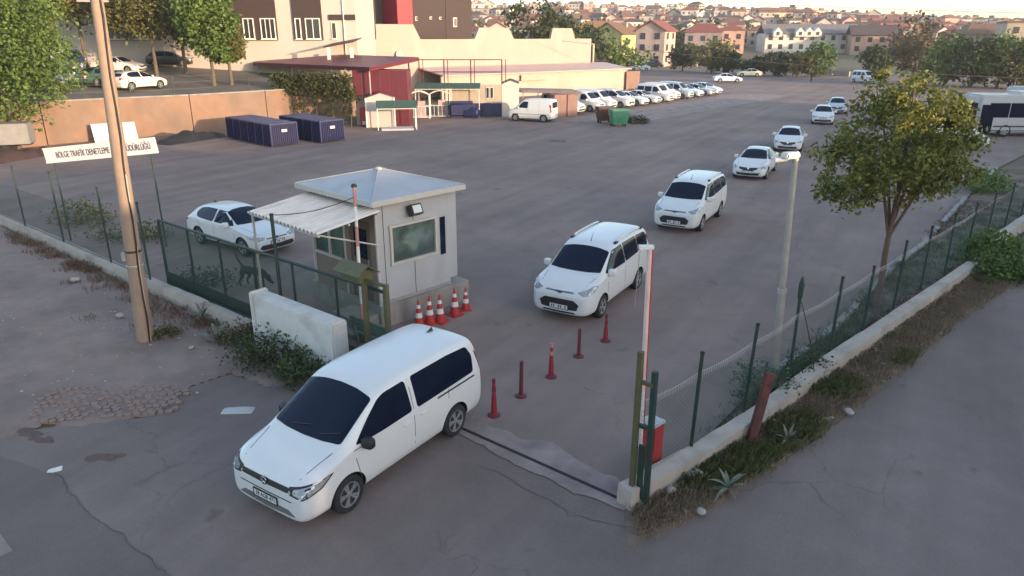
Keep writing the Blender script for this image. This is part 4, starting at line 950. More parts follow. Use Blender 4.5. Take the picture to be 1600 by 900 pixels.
# --- name board
sg_ = thing('name_board', 'long white board lettered in dark capitals above the left fence', 'sign')
sa, sb_ = at(71,243.5,25.6), at(245,226.5,24.6); sd_ = (sb_-sa); sL = sd_.length; sx_ = sd_.normalized(); sn = sx_.cross(Vector((0,0,1))).normalized(); sn = sn if sn.y < 0 else -sn
sup = sn.cross(sx_); sup = sup if sup.z > 0 else -sup; H2 = .25
MB().slab(sa-sup*H2, sb_-sup*H2, sb_+sup*H2, sa+sup*H2, .04).obj('board', mat('sign_white', (.66,.63,.62), .5, .05, 3), sg_)
for s_ in (-1, 1): MB().slab(sa+sup*(s_*H2-.02)+sn*.01, sb_+sup*(s_*H2-.02)+sn*.01, sb_+sup*(s_*H2+.02)+sn*.01, sa+sup*(s_*H2+.02)+sn*.01, .05).obj('frame_rail', MATS['sign_white'], sg_)
tm = text_mesh('BÖLGE TRAFİK DENETLEME ŞUBE MÜDÜRLÜĞÜ', .30, .004, mat('sign_ink', (.05,.045,.06), .6, 0), sL*.84)
to = link('lettering', tm, sg_); M3 = Matrix((sx_, sup, sn)).transposed().to_4x4(); M3.translation = sa.lerp(sb_, .53)+sn*.05-sup*.02; to.matrix_world = M3
for t in (.06, .93):
    p = sa.lerp(sb_, t); MB().tube([Vector((p.x,p.y+.05,.0)), Vector((p.x,p.y+.05,p.z))], .03, 8).obj('post', green_post, sg_, 60)
# ================================================================ retaining wall, terrace, sheds, warehouse
plaster_o = mat('wall_plaster', (.225,.14,.098), .9, .16, .9, .2, 20, col2=(.20,.138,.106), mixscale=.35, stain=((.11,.08,.06), .55, (.5,.5,.25)))
terr_m = mat('terrace_asphalt', (.13,.115,.105), .92, .2, .7, .3, 20, col2=(.10,.09,.075), mixscale=.3)
burg = mat('burgundy_sheet', (.10,.012,.02), .5, .08, 1.2)
burg_roof = mat('burgundy_roof', (.125,.03,.055), .5, .08, .8)
cream = mat('cream_render', (.35,.265,.235), .85, .05, .5, stain=((.50,.43,.35), .4, (.3,.3,.15)))
pinkw = mat('pale_pink_render', (.42,.32,.27), .85, .08, .6, stain=((.30,.23,.20), .5, (.4,.4,.2)))
white_r = mat('white_render', (.43,.385,.355), .85, .05, .4)
grey_r = mat('grey_cladding', (.037,.024,.024), .8, .07, .6)
dgrey_r = mat('dark_grey_cladding', (.05,.038,.036), .8, .07, .6)
red_clad = mat('red_cladding', (.34,.006,.022), .6, .05, .5)
brown_m = mat('brown_sheet', (.19,.11,.09), .7, .15, 1.5)
canvas = mat('green_canvas', (.035,.075,.06), .8, .2, 3)
navy = mat('navy_paint', (.009,.012,.06), .5, .2, 3)
beige = mat('beige_panel', (.36,.30,.23), .8, .1, 2)
wpane = mat('house_glass', (.03,.035,.045), .12, .1, 3, spec=.6)
wframe = mat('window_frame_white', (.62,.60,.57), .6, .05, 3)
def lin(a, b, t): return a+(b-a)*t
RWA, RWB = gp(-120,244), gp(556,180)
rtw = thing('retaining_wall', 'long orange-lit plastered retaining wall behind the left part of the car park', 'wall')
rwp = [RWA, gp(75,226), gp(190,217), gp(304,209), gp(420,198), gp(500,190), RWB]
for a, b in zip(rwp[:-1], rwp[1:]):
    d = (b-a).normalized(); n = Vector((-d.y, d.x, 0)); n = n if n.y > 0 else -n; a2, b2 = a+d*.03, b-d*.03
    mb = MB(); mb.prism([a2[:2], b2[:2], (b2+n*.35)[:2], (a2+n*.35)[:2]], -.1, 2.86); mb.obj('wall_panel', plaster_o, rtw)
    mb = MB(); mb.prism([(a2-n*.05)[:2], (b2-n*.05)[:2], (b2+n*.42)[:2], (a2+n*.42)[:2]], 2.864, 2.96); mb.obj('coping', concrete_m, rtw)
def terr_z(x, y):
    d = (RWB-RWA).normalized(); n = Vector((-d.y, d.x, 0)); n = n if n.y > 0 else -n
    return 2.85+.085*max(0, min(20, (Vector((x, y, 0))-RWA).dot(n)))
tp = [(RWA+Vector((-.3,.3,0)))[:2]]+[(p+Vector((-.28,.28,0)))[:2] for p in rwp[1:]]+[(-12,80),(-30,110),(-95,110),(-95,45)]
V = []; F = []
bmx = bmesh.new(); vv = [bmx.verts.new((x, y, 0)) for x, y in tp]; bmx.faces.new(vv); bmesh.ops.triangulate(bmx, faces=bmx.faces[:])
for _ in range(4): bmesh.ops.subdivide_edges(bmx, edges=[e for e in bmx.edges if e.calc_length() > 6], cuts=1); bmesh.ops.triangulate(bmx, faces=bmx.faces[:])
for v in bmx.verts: v.co.z = terr_z(v.co.x, v.co.y)
for f in bmx.faces:
    if f.normal.z < 0: f.normal_flip()
bm_obj('terrace_ground', bmx, terr_m, kind='structure')
# fence along the terrace edge
tf = thing('terrace_fence', 'thin post and wire fence on top of the retaining wall', 'fence')
prev = None
for p, d in polyline(rwp[1:-1], 3.0):
    q = p+Vector((-.5,.5,2.85)); MB().tube([q, q+Vector((0,0,1.5))], .03, 6).obj('post', green_post, tf)
    if prev:
        for z in (.5, 1.0, 1.45):
            m_ = MB(); wire(m_, prev+Vector((0,0,z)), q+Vector((0,0,z)), .008, .03, 4); m_.obj('wire', wire_m, tf)
    prev = q
# leaning white boards, tarpaulin heaps, grey trailer
for k, (u, v, lab) in enumerate(((167,222,'left one of two white boards leaning at the foot of the orange wall'),(199,220,'right one of two white boards leaning at the foot of the orange wall'))):
    p = gp(u, v); bd = thing('white_board', lab, 'board', p, R(40), 'white boards by the retaining wall')
    MB().slab((-.75,0,0),(.75,0,0),(.75,.45,1.25),(-.75,.45,1.25), .05).obj('panel', mat('board_white', (.50,.50,.52), .6, .08, 3), bd)
    MB().box((0,.5,.55), (.06,.06,1.1)).obj('prop', steel_m, bd)
def heap(name, label, cat, a, b, wd, h, m, irr=True):
    """low irregular covered pile between a and b"""
    a = Vector(a); b = Vector(b); d = b-a; L = d.length; u = d/L; n = Vector((-u.y, u.x, 0)); V = []; F = []; nx, ny = 30, 9
    for i in range(nx+1):
        for j in range(ny+1):
            s, t = i/nx, j/ny; q = a+u*L*s+n*wd*(t-.5)
            e = (math.sin(math.pi*s)**.35)*(math.sin(math.pi*t)**.5)*(1 if not irr else max(0, min(1, 1.1+1.3*vnoise(q.x*2.2/max(wd,.4), q.y*2.2/max(wd,.4), 1.3)-1.6*(abs(t-.5)+.6*abs(s-.5)-.25)))); V.append((q.x, q.y, -.03+h*e*(.75+.45*vnoise(q.x, q.y, .9)+.2*vnoise(q.x, q.y, 3))))
    for i in range(nx):
        for j in range(ny): k = i*(ny+1)+j; F.append((k, k+ny+1, k+ny+2, k+1))
    return MB().add(V, F).obj(name, m, smooth=60, label=label, cat=cat)
tarp = mat('black_tarpaulin', (.016,.016,.017), .6, .3, 3)
heap('tarpaulin_heap', 'long low black tarpaulin heap in front of the orange wall', 'tarpaulin', gp(248,226), gp(348,212), 2.0, .75, tarp)
heap('tarpaulin_heap', 'dark covered heap at the far left under the big tree', 'tarpaulin', gp(-60,262), gp(75,238), 2.2, .9, mat('dark_heap', (.045,.025,.022), .8, .3, 3))
tr = thing('grey_trailer', 'grey boxy trailer at the far left edge by the orange wall', 'trailer', gp(6,241)+Vector((0,.6,0)), R(20))
bev_box('box_body', (0,0,1.25), (2.9,1.6,1.3), 0, mat('trailer_grey', (.22,.21,.20), .6, .15, 3), tr, .05, 2)
MB().box((0,0,.55), (2.7,.9,.1)).obj('chassis', under_m, tr)
for s in (-1, 1):
    MB().lathe([(.16,-.09),(.28,-.09),(.30,0),(.28,.09),(.16,.09)], 18, 'y', (0,s*.72,.30)).obj('tyre', tyre_m, tr, 40)
# navy mobile barriers in two rows
bar_rib = MB()
for k in range(14): bar_rib.box((-1.0+k*.154,-.475,.78), (.05,.05,1.3))
for k in range(6): bar_rib.box((-1.06,-.38+k*.152,.78), (.05,.05,1.3))
rib_me = bar_rib.mesh('ribs', navy)
bod_me = MB().box((0,0,.78), (2.06,.88,1.42)).mesh('barrier_box', navy)
top_me = MB().box((0,0,1.52), (2.16,.98,.06)).mesh('top_frame', mat('navy_top', (.05,.055,.12), .5, .15, 3))
leg_me = MB().box((0,0,.06), (.10,.10,.12)).mesh('foot', black_m)
post_me = MB().box((0,0,.78), (.07,.07,1.46)).mesh('corner_post', mat('navy_post', (.03,.036,.11), .5, .15, 3))
lab_me = MB().box((0,-.515,1.05), (.42,.02,.18)).mesh('label_plate', mat('label_white', (.55,.55,.58), .6, .3, 30))
u12 = Vector((-.70,.71,0)); e12 = math.atan2(.80,.62)
for r_, (p0, nn, rn) in enumerate(((gp(440,227),6,'left'),(gp(514,221),5,'right'))):
    for k in range(nn):
        wh = ('front' if k == 0 else ['second','third','fourth','fifth','rearmost'][k-1] if k < nn-1 else 'rearmost')
        o = thing('barrier_unit', f'{wh} navy blue slatted barrier unit of the {rn} row before the ivy', 'barrier', p0+u12*(k*1.16), e12+random.uniform(-.04,.04), 'navy barrier units')
        link('barrier_box', bod_me, o); link('ribs', rib_me, o, kind='stuff'); link('top_frame', top_me, o)
        for x in (-1.05, 1.05):
            for y in (-.46, .46): link('corner_post', post_me, o, loc=(x, y, 0)); 
        if k == 0: link('label_plate', lab_me, o)
# burgundy canopy
cn = thing('canopy', 'wide burgundy canopy roof over the ivy and the red wall', 'canopy')
c0, c1, c2, c3 = at(396,99,73), at(578,107,60.0), at(654,91,66.5), at(432,83,82)
MB().slab(c0, c1, c2, c3, .10).obj('roof_sheet', burg_roof, cn)
for a, b in ((c0,c1),(c1,c2)):
    MB().slab(a-Vector((0,0,.22)), b-Vector((0,0,.22)), b+Vector((0,0,.08)), a+Vector((0,0,.08)), .06).obj('fascia', burg, cn)
for t in (.02,.35,.68,.98):
    p = c0.lerp(c1, t)+Vector((.1,.3,0)); MB().tube([(p.x,p.y,0),(p.x,p.y,p.z-.1)], .06, 6).obj('post', steel_m, cn)
p = c2+Vector((-.9,-.1,0)); MB().tube([(p.x,p.y,0),(p.x,p.y,p.z)], .07, 6).obj('post', black_m, cn)
for t in (.2,.5,.8): MB().tube([c0.lerp(c1,t)-Vector((0,0,.06)), c3.lerp(c2,t)-Vector((0,0,.06))], .05, 6).obj('rafter', steel_m, cn)
for du in (0, .45): MB().tube([at(437+du*14,84,79), at(437+du*14,74,79)], .08, 6).obj('vent_pipe', steel_m, cn)
# burgundy wall building
rb_ = thing('burgundy_kiosk', 'tall burgundy panelled kiosk wall under the canopy, right of the ivy', 'kiosk')
xa, xb = at(552,150,61).x, at(637,150,61).x
MB().box(((xa+xb)/2,62.3,3.5), (xb-xa,2.4,2.0)).obj('upper_panel', burg, rb_)
MB().box((lin(xa,xb,.88),62.3,1.25), ((xb-xa)*.24,2.4,2.5)).obj('corner_panel', burg, rb_)
MB().box((lin(xa,xb,.38),62.6,1.25), ((xb-xa)*.76,1.8,2.5)).obj('lower_wall', pinkw, rb_)
for k in range(1, 6): MB().box((lin(xa,xb,k/6),61.09,3.5), (.05,.03,2.0)).obj('panel_joint', burg_roof, rb_)
wk = thing('white_kiosk', 'small white sunlit kiosk with gabled top before the burgundy wall', 'kiosk', gp(596,199), R(8))
wkw = MB(); wkw.add([(-1.15,0,0),(1.15,0,0),(1.15,0,2.4),(0,0,2.75),(-1.15,0,2.4),(-1.15,1.2,0),(1.15,1.2,0),(1.15,1.2,2.4),(0,1.2,2.75),(-1.15,1.2,2.4)], [(0,1,2,3,4),(9,8,7,6,5),(0,5,6,1),(1,6,7,2),(4,9,5,0)])
wkw.obj('wall', white_r, wk)
for s in (-1, 1): MB().slab((s*1.3,-.1,2.38),(s*1.3,1.3,2.38),(0,1.3,2.80),(0,-.1,2.80), .06).obj('roof_panel', burg_roof, wk)
for x in (-1.15, 1.15): MB().box((x,-.03,1.2), (.12,.08,2.4)).obj('corner_trim', wframe, wk)
fc = thing('fire_cabinet', 'small bright red fire cabinet left of the white kiosk', 'cabinet', gp(570,196), 0)
bev_box('cabinet_box', (0,0,.85), (.62,.45,1.3), 0, red_paint, fc, .04, 2); MB().box((0,-.24,.22), (.3,.04,.3)).obj('notice', wframe, fc)
for x in (-.24,.24): MB().box((x,0,.1), (.08,.3,.22)).obj('leg', red_paint, fc)
# market-like stands with green canvas
def stand(label, p, rz, wd, dp, h0, h1, slab=False):
    t = thing('canvas_stand', label, 'stand', p, rz)
    MB().slab((-wd/2,-dp/2,h0),(wd/2,-dp/2,h0),(wd/2,0,h1),(-wd/2,0,h1), .04).obj('canvas_panel', canvas, t)
    MB().slab((-wd/2,0,h1),(wd/2,0,h1),(wd/2,dp/2,h0),(-wd/2,dp/2,h0), .04).obj('canvas_panel', mat('pale_green_canvas', (.20,.26,.22), .8, .2, 3), t)
    for x in (-wd/2+.08, wd/2-.08):
        for y in (-dp/2+.08, dp/2-.08): MB().box((x,y,h0/2), (.06,.06,h0)).obj('post', wframe, t)
    for y in (-dp/2+.08, dp/2-.08): MB().box((0,y,h0-.05), (wd-.2,.05,.05)).obj('rail', wframe, t)
    if slab: bev_box('base_slab', (0,-.2,.08), (wd*.8,dp*.9,.14), 0, mat('slab_white', (.50,.49,.48), .8, .1, 3), t, .02, 1)
    return t
stand('small stand with dark green canvas and white base slab before the kiosk', gp(618,203)+Vector((.1,.4,0)), R(10), 3.2, 1.8, 1.75, 2.25, True)
stand('wide green canvas stand under the steel frame beside the white cages', gp(700,184)+Vector((0,1.2,0)), R(0), 6.0, 2.6, 2.6, 3.0)
# white tube cages
for k, (u, v, lab) in enumerate(((656,186,'left white tube cage next to the burgundy wall'),(688,184,'right white tube cage with arched top under the green canvas'))):
    cg = thing('tube_cage', lab, 'cage', gp(u, v), R(5), 'white tube cages')
    W_, H_ = 1.8, 2.5
    for y in (0, 1.0):
        arch = [(-W_/2,y,0),(-W_/2,y,H_*.85)]+[(-W_/2+W_*(j/8), y, H_*.85+.3*math.sin(math.pi*j/8)) for j in range(1, 8)]+[(W_/2,y,H_*.85),(W_/2,y,0)]
        MB().tube(arch, .04, 6).obj('arch_tube', wframe, cg)
        for z in (.15,1.1): MB().tube([(-W_/2,y,z),(W_/2,y,z)], .03, 6).obj('cross_tube', wframe, cg)
        for j in range(1, 5): MB().tube([(-W_/2+W_*j/5,y,.15),(-W_/2+W_*j/5,y,1.1)], .02, 5).obj('bar', wframe, cg)
    MB().box((.2,.6,.8), (.7,.5,1.5)).obj('boxed_load', mat('cage_load', (.40,.30,.30), .8, .3, 2), cg)
# steel frame
sf = thing('steel_portal', 'rusty open steel portal above the green canvas stand', 'steel portal')
for u in (654,693,735,784):
    p = gp(u, 183)+Vector((0,2.0,0)); MB().tube([p, p+Vector((0,0,5.1))], .06, 6).obj('post', rust_m, sf)
    MB().tube([p+Vector((.35,0,0)), p+Vector((.35,0,5.1))], .04, 6).obj('post', rust_m, sf)
pA, pB = gp(654,183)+Vector((0,2,0)), gp(784,183)+Vector((0,2,0))
for z in (3.95, 5.05): MB().tube([pA+Vector((0,0,z)), pB+Vector((0,0,z))], .045, 6).obj('beam', rust_m, sf)
# beige cabin with navy skirt and white gabled end
cbn = thing('site_cabin', 'beige site cabin with white gable end and navy tarpaulin skirt', 'cabin')
A_, B_ = gp(706,184)+Vector((0,.8,0)), gp(784,184)+Vector((0,.8,0)); B2_ = gp(811,183)+Vector((0,.8,0))
d = (B_-A_); dn = Vector((0,1,0))
MB().slab(A_, B_, B_+Vector((0,0,2.9)), A_+Vector((0,0,2.9)), -.1).obj('wall', beige, cbn)
ge = MB(); w_ = (B2_-B_).length
pts_ = [B_+Vector((.02,0,0)), B2_, B2_+Vector((0,0,2.95)), (B_+B2_)/2+Vector((0,0,3.25)), B_+Vector((.02,0,2.95))]
ge.add([*pts_, *[p+Vector((0,2.4,0)) for p in pts_]], [(0,1,2,3,4),(9,8,7,6,5),(0,5,6,1),(1,6,7,2),(2,7,8,3),(3,8,9,4),(4,9,5,0)]); ge.obj('gable_end', white_r, cbn)
for s, (p, q) in enumerate(((pts_[4],pts_[3]),(pts_[3],pts_[2]))): MB().slab(p+Vector((0,-.08,.02)), q+Vector((0,-.08,.02)), q+Vector((0,2.5,.02)), p+Vector((0,2.5,.02)), .06).obj('roof_edge', black_m, cbn)
for u in (762, 768.5):
    p = at(u,145,A_.y-.03); f_ = MB().box((p.x,p.y,p.z), (.30,.05,1.0)).obj('window', wframe, cbn); MB().box((p.x,p.y-.03,p.z), (.22,.02,.92)).obj('pane', wpane, f_)
for k in range(5):
    t0, t1 = k/5, (k+1)/5; a, b = A_.lerp(B_, t0), A_.lerp(B_, t1)
    MB().slab(a+Vector((.01,-.14,.05)), b+Vector((-.01,-.14,.05)), b+Vector((-.01,-.11,1.25)), a+Vector((.01,-.11,1.25)), .03).obj('skirt_panel', navy, cbn)
bp = thing('tarpaulin_pile', 'bulky navy tarpaulin pile against the beige cabin', 'tarpaulin', gp(722,184))
bev_box('pile_cover', (0,0,.75), (2.6,1.2,1.5), .1, navy, bp, .3, 3); bev_box('pile_cover', (.9,-.3,.5), (1.6,1.0,1.0), -.2, navy, bp, .25, 3)
# brown box store with flat roof
bx = thing('brown_store', 'brown boxy store with flat grey roof between the panel van and the parked row', 'shed')
a_, b_ = gp(866,183), gp(902,181); 
MB().prism([a_[:2], b_[:2], (b_+Vector((-.6,3,0)))[:2], (a_+Vector((-.6,3,0)))[:2]], -.05, 2.0).obj('wall', brown_m, bx)
mid = a_.lerp(b_,.55); MB().box((mid.x,mid.y-.02,1.0), (.08,.1,1.95)).obj('corner_post', burg, bx)
r0 = gp(815,182)+Vector((0,2,0)); MB().prism([(r0.x,r0.y),(b_.x+.3,b_.y-.3),(b_.x-.4,b_.y+3.4),(r0.x-.8,r0.y+3.6)], 2.02, 2.25).obj('flat_roof', concrete_d, bx)
for t in (.03, .3): p = r0.lerp(Vector((b_.x,b_.y-.3,0)), t)+Vector((0,.3,0)); MB().tube([(p.x,p.y,0),(p.x,p.y,2.02)], .06, 6).obj('post', steel_m, bx)
# dumpsters
def dumpster(label, p, rz, m):
    t = thing('dumpster', label, 'dumpster', p, rz)
    b_ = MB(); b_.add([(-.6,-.42,.22),(.6,-.42,.22),(.6,.42,.22),(-.6,.42,.22),(-.75,-.56,1.2),(.75,-.56,1.2),(.75,.56,1.2),(-.75,.56,1.2)], [(3,2,1,0),(4,5,6,7),(0,1,5,4),(1,2,6,5),(2,3,7,6),(3,0,4,7)]); b_.obj('bin_body', m, t)
    bev_box('lid', (0,.02,1.30), (1.56,1.18,.16), 0, m, t, .05, 2)
    for k in range(5): MB().box((-.5+k*.25,-.52,.75), (.05,.05,.8)).obj('rib', m, t)
    for x in (-.5,.5):
        for y in (-.32,.32): MB().lathe([(.10,-.03),(.10,.03)], 12, 'y', (x,y,.10)).obj('castor', tyre_m, t)
        MB().box((x*1.62,0,1.0), (.06,.3,.08)).obj('handle', steel_m, t)
dumpster('green wheeled dumpster in front of the parked row', gp(966,197), R(12), mat('dumpster_green', (.05,.22,.13), .5, .12, 4))
dumpster('dark brown dumpster behind the green one', gp(945,192), R(12), mat('dumpster_brown', (.07,.03,.022), .6, .15, 4))
# warehouse: stepped cream facade behind a lean-to
wh = thing('warehouse', 'long cream warehouse with stepped parapet and pink lean-to roof', 'warehouse')
f0, f1 = Vector((at(555,80,84).x,84,0)), Vector((12.0,106.5,0)); fd = (f1-f0).normalized(); fL = (f1-f0).length; fnr = Vector((fd.y,-fd.x,0))
def px_t(u):   # distance along the facade of a photo column
    k = (u-800)/FPX
    return (k*f0.y*math.cos(0)-f0.x)/(fd.x-k*fd.y)
zt0 = 6.75
segs = [(555,600,0),(600,655,1),(665,745,0),(752,795,1),(803,857,0),(860,888,1),(893,917,0)]
prof = []
for (a, b, s) in segs:
    for u in (a, b): prof.append((px_t(u*1.0-0), zt0+(1.65 if s and u < 700 else 1.35 if s else 0)))
prof = [(max(0, min(fL, t)), z) for t, z in prof]
V = [f0+fd*t+Vector((0,0,z)) for t, z in prof]; n_ = len(V)
low = [f0+fd*t for t, z in prof]
mb = MB()
for i in range(n_-1):
    if prof[i+1][0]-prof[i][0] < .05: continue
    q = [low[i], low[i+1], V[i+1], V[i]]; bk = [p-fnr*.4 for p in q]
    mb.add(q+bk, [(0,1,2,3),(7,6,5,4),(3,2,6,7),(0,4,5,1)]+([(0,3,7,4)] if i == 0 else [])+([(1,5,6,2)] if i == n_-2 else []))
mb.obj('parapet_wall', cream, wh)
MB().slab(f0-fnr*.4+Vector((0,0,5.9)), f1-fnr*.4+Vector((0,0,5.9)), f1-fnr*14+Vector((0,0,5.9)), f0-fnr*14+Vector((0,0,5.9)), .2).obj('main_roof', concrete_d, wh)
MB().slab(f1-fnr*.4, f1-fnr*14, f1-fnr*14+Vector((0,0,5.9)), f1-fnr*.4+Vector((0,0,5.9)), -.3).obj('end_wall', cream, wh)
LT = 5.2; l0, l1 = f0+fnr*LT+fd*8, f1+fnr*LT+fd*1.2
MB().slab(l0, l1, l1+Vector((0,0,2.75)), l0+Vector((0,0,2.75)), -.3).obj('lean_to_wall', pinkw, wh)
MB().slab(l1, f1+fd*1.2, f1+fd*1.2+Vector((0,0,3.3)), l1+Vector((0,0,2.75)), -.3).obj('lean_to_end', pinkw, wh)
MB().slab(l0+fnr*.35+Vector((0,0,2.78)), l1+fnr*.35+fd*.4+Vector((0,0,2.78)), f1+fd*1.6+fnr*.02+Vector((0,0,3.45)), f0+fd*8+fnr*.02+Vector((0,0,3.45)), .12).obj('lean_to_roof', mat('lean_to_sheet', (.44,.34,.33), .6, .08, .8), wh)
for (ua, ub, za, zb, m_) in ((760,800,1.9,2.6,beige),(918,938,0,2.5,brown_m)):
    ta, tb = px_t(ua), px_t(ub)
    a = f0+fd*(ta+1.5)+fnr*(LT+.35); b = f0+fd*(tb+1.5)+fnr*(LT+.35)
    MB().slab(a+Vector((0,0,za)), b+Vector((0,0,za)), b+Vector((0,0,zb)), a+Vector((0,0,zb)), .06).obj('door' if za == 0 else 'window', m_, wh)
dsh = f0+fd*px_t(631)+fnr*.3+Vector((0,0,5.0)); dish = MB().lathe([(.02,0),(.3,.04),(.5,.14),(.47,.16),(.28,.08),(.02,.05)], 18, 'y').obj('satellite_dish', mat('dish_grey', (.34,.33,.30), .6, .1, 3), wh, 40); dish.location = dsh; dish.rotation_euler = (.3,0,.6+math.pi)
MB().tube([dsh-Vector((0,0,1.3)), dsh], .035, 6).obj('dish_pole', steel_m, wh)
# apartment block, left
ap = thing('apartment_block', 'white and dark grey apartment block behind the trees at the upper left', 'building')
AY = 74.0; ax0, ax1 = at(60,40,AY).x, at(556,40,AY).x
MB().box(((ax0+ax1)/2,AY+5,8.0), (ax1-ax0,10,16)).obj('wall', white_r, ap)
def win(parent, c, wd, ht, m=None, mull=1, fr=.09):
    f_ = MB()
    for cc, s in (((0,0,ht/2),(wd+fr,.12,fr)),((0,0,-ht/2),(wd+fr,.12,fr)),((-wd/2,0,0),(fr,.115,ht-fr)),((wd/2,0,0),(fr,.115,ht-fr))): f_.box(cc, s)
    for k in range(mull): f_.box((-wd/2+wd*(k+1)/(mull+1),0,0), (fr*.7,.10,ht-fr))
    o = f_.obj('window', wframe, parent, loc=c); MB().box((0,.03,0), (wd,.03,ht)).obj('pane', m or wpane, o); MB().box((0,-.06,-ht/2-.06), (wd+.2,.2,.06)).obj('sill', wframe, o); return o
zb_ = at(400,63,AY).z
for (ua, ub) in ((150,250),(268,340),(357,433),(459,504)):
    a, b = at(ua,40,AY).x, at(ub,40,AY).x
    pnl = MB().box(((a+b)/2,AY-.08,(zb_+16)/2), (b-a,.2,16-zb_)).obj('grey_panel', grey_r, ap)
for fl_ in range(3):
    dz = fl_*at(400,0,AY).z*0+fl_*4.05
    for (ua, ub, mull) in ((160,195,1),(205,245,2),(275,300,1),(305,335,1),(381,399,1),(408,432,2),(462,472,0),(478,502,1)):
        a, b = at(ua,45,AY).x, at(ub,45,AY).x; win(ap, ((a+b)/2,AY-.22,at(400,45,AY).z+dz), b-a-.15, 1.85, None, mull)
for fl_ in range(3): win(ap, (at(522,48,AY).x,AY-.04,at(522,48,AY).z+fl_*4.05), .42, 1.45, None, 0, .05)
MB().box(((at(512,0,AY).x+ax1)/2,AY-.05,at(520,27,AY).z), (ax1-at(512,0,AY).x,.2,.5)).obj('grey_band', grey_r, ap)
MB().tube([(at(535,0,AY).x,AY-.12,4),(at(535,0,AY).x,AY-.12,15.5)], .06, 6).obj('downpipe', wframe, ap)
pr = MB(); pa_, pb_ = at(505,75,70), at(552,66,70); pr.slab(pa_, pb_, pb_+Vector((0,4,.3)), pa_+Vector((0,4,.3)), .1).obj('porch_roof', black_m, ap)
for u in (513,549): q = at(u,74,70.3); MB().box((q.x,q.y,q.z-1.2), (.25,.25,2.4)).obj('porch_post', wframe, ap)
# grey tower with red fin
tw = thing('grey_tower', 'dark grey apartment tower with vertical red fin behind the cream parapet', 'building')
def rblock(name, C, Lr, Ll, h, m, parent, m2=None):
    e = Vector((math.cos(R(35)), math.sin(R(35)), 0)); n = Vector((-e.y, e.x, 0))
    q = [C, C+e*Lr, C+e*Lr+n*Ll, C+n*Ll]; mb = MB(); mb.prism([p[:2] for p in q], -.5, h); return mb.obj(name, m, parent), e, n
XC = lambda u, D: Vector(((u-800)/FPX*D, D, 0))
g_, e35, n35 = rblock('main_wing', XC(654,101.5), 9.4, 12, 19, grey_r, tw)
rblock('red_fin', XC(633,99.5), 2.2, 5.6, 19, red_clad, tw)
rblock('left_wing', XC(594,102), 2.0, 6.0, 19, dgrey_r, tw)
rblock('corner_pier', XC(560,100), 1.2, 5.0, 19, grey_r, tw)
for (t, z, ww, hh) in ((3.0,13.6,.9,.7),(6.6,13.3,.6,1.0),(6.6,8.9,.6,1.2),(2.8,9.4,.35,.35),(4.3,9.4,.35,.35),(.6,9.3,.3,.5),(3.0,17.5,.9,.7)):
    c = XC(654,101.5)+e35*t-n35*.03+Vector((0,0,z)); f_ = MB().box((0,0,0), (ww,.12,hh)).obj('window', wframe, tw, loc=c, rz=R(35)); MB().box((ww*.08,-.05,0), (ww*.72,.06,hh*.8)).obj('pane', wpane, f_)
MB().box((0,0,9), (.06,.10,18)).obj('downpipe', dgrey_r, tw, loc=XC(654,101.5)+e35*5.2-n35*.04, rz=R(35))
c = XC(594,102)+n35*3-e35*.02+Vector((0,0,8.6)); MB().box((0,0,0), (.08,.6,1.3)).obj('window', wpane, tw, loc=c, rz=R(35))
# ================================================================ other vehicles
def cp(src, label, p, deg, paint=None, group=None, z=0):
    o = copy_tree(src, None, label, (p[0], p[1], z), R(deg), paint)
    if group: o['group'] = group
    elif 'group' in o: del o['group']
    return o
row = [(vanD,'white minivan nearest the brown store, first of the parked row',None),(vanC,'second vehicle of the parked row, white boxy van',None),(vanD,'third vehicle of the parked row, white minivan',None),(van2,'fourth vehicle of the parked row, white van with roof rails',None),(golf,'fifth vehicle of the parked row, low white hatchback',None),(sed1,'sixth vehicle of the parked row, low white saloon',None),(vanD,'seventh vehicle of the parked row, tall pale minivan',None),(vanC,'eighth vehicle of the parked row, white boxy van',None),(vanD,'ninth vehicle of the parked row, silver van near the far end',paint_silver),(golf,'tenth vehicle of the parked row, ice blue hatchback',paint_ice),(sed1,'eleventh vehicle of the parked row, silver saloon',paint_silver),(golf,'farthest vehicle of the parked row, ice blue hatchback',paint_ice)]
ra, rb2 = Vector((5.3,71.6,0)), Vector((25.2,95.5,0))
for k, (src, lab, pt) in enumerate(row):
    p = ra.lerp(rb2, k/(len(row)-1))+Vector((random.uniform(-.3,.3), random.uniform(-.3,.3), 0))
    if k == 0: put(vanD, p.x, p.y, -36, lab, 'vehicles parked in the row by the warehouse')
    else: cp(src, lab, p, -38+random.uniform(-4,4), pt, 'vehicles parked in the row by the warehouse')
cp(golf, 'pale hatchback in the queue, half hidden by the right tree', gp(1290,193)+Vector((0,.8,0)), -112)
cp(sed1, 'silver saloon at the back of the queue behind the tree leaves', gp(1313,177)+Vector((0,1,0)), -112, paint_silver)
cp(sed1, 'pale saloon standing side-on beyond the parked row, the nearer of two', gp(1138,129)+Vector((0,.8,0)), -4, paint_ice)
cp(sed1, 'white saloon standing side-on beyond the parked row, the farther of two', gp(1172,120)+Vector((0,.8,0)), 174, paint_cream)
cp(vanD, 'white minivan at the far end of the car park beside the dark pickup', gp(1002,111)+Vector((0,.8,0)), -10)
cp(vanC, 'dark van with pale front at the far left end of the car park', gp(1024,106)+Vector((0,1,0)), -20, paint_dark)
cp(vanD, 'white minivan facing the camera just above the right tree', gp(1357,131)+Vector((0,1.5,0)), -75)
cp(vanC, 'white truck half hidden behind the right tree, near the bus', gp(1500,236)+Vector((0,1.2,0)), -8)
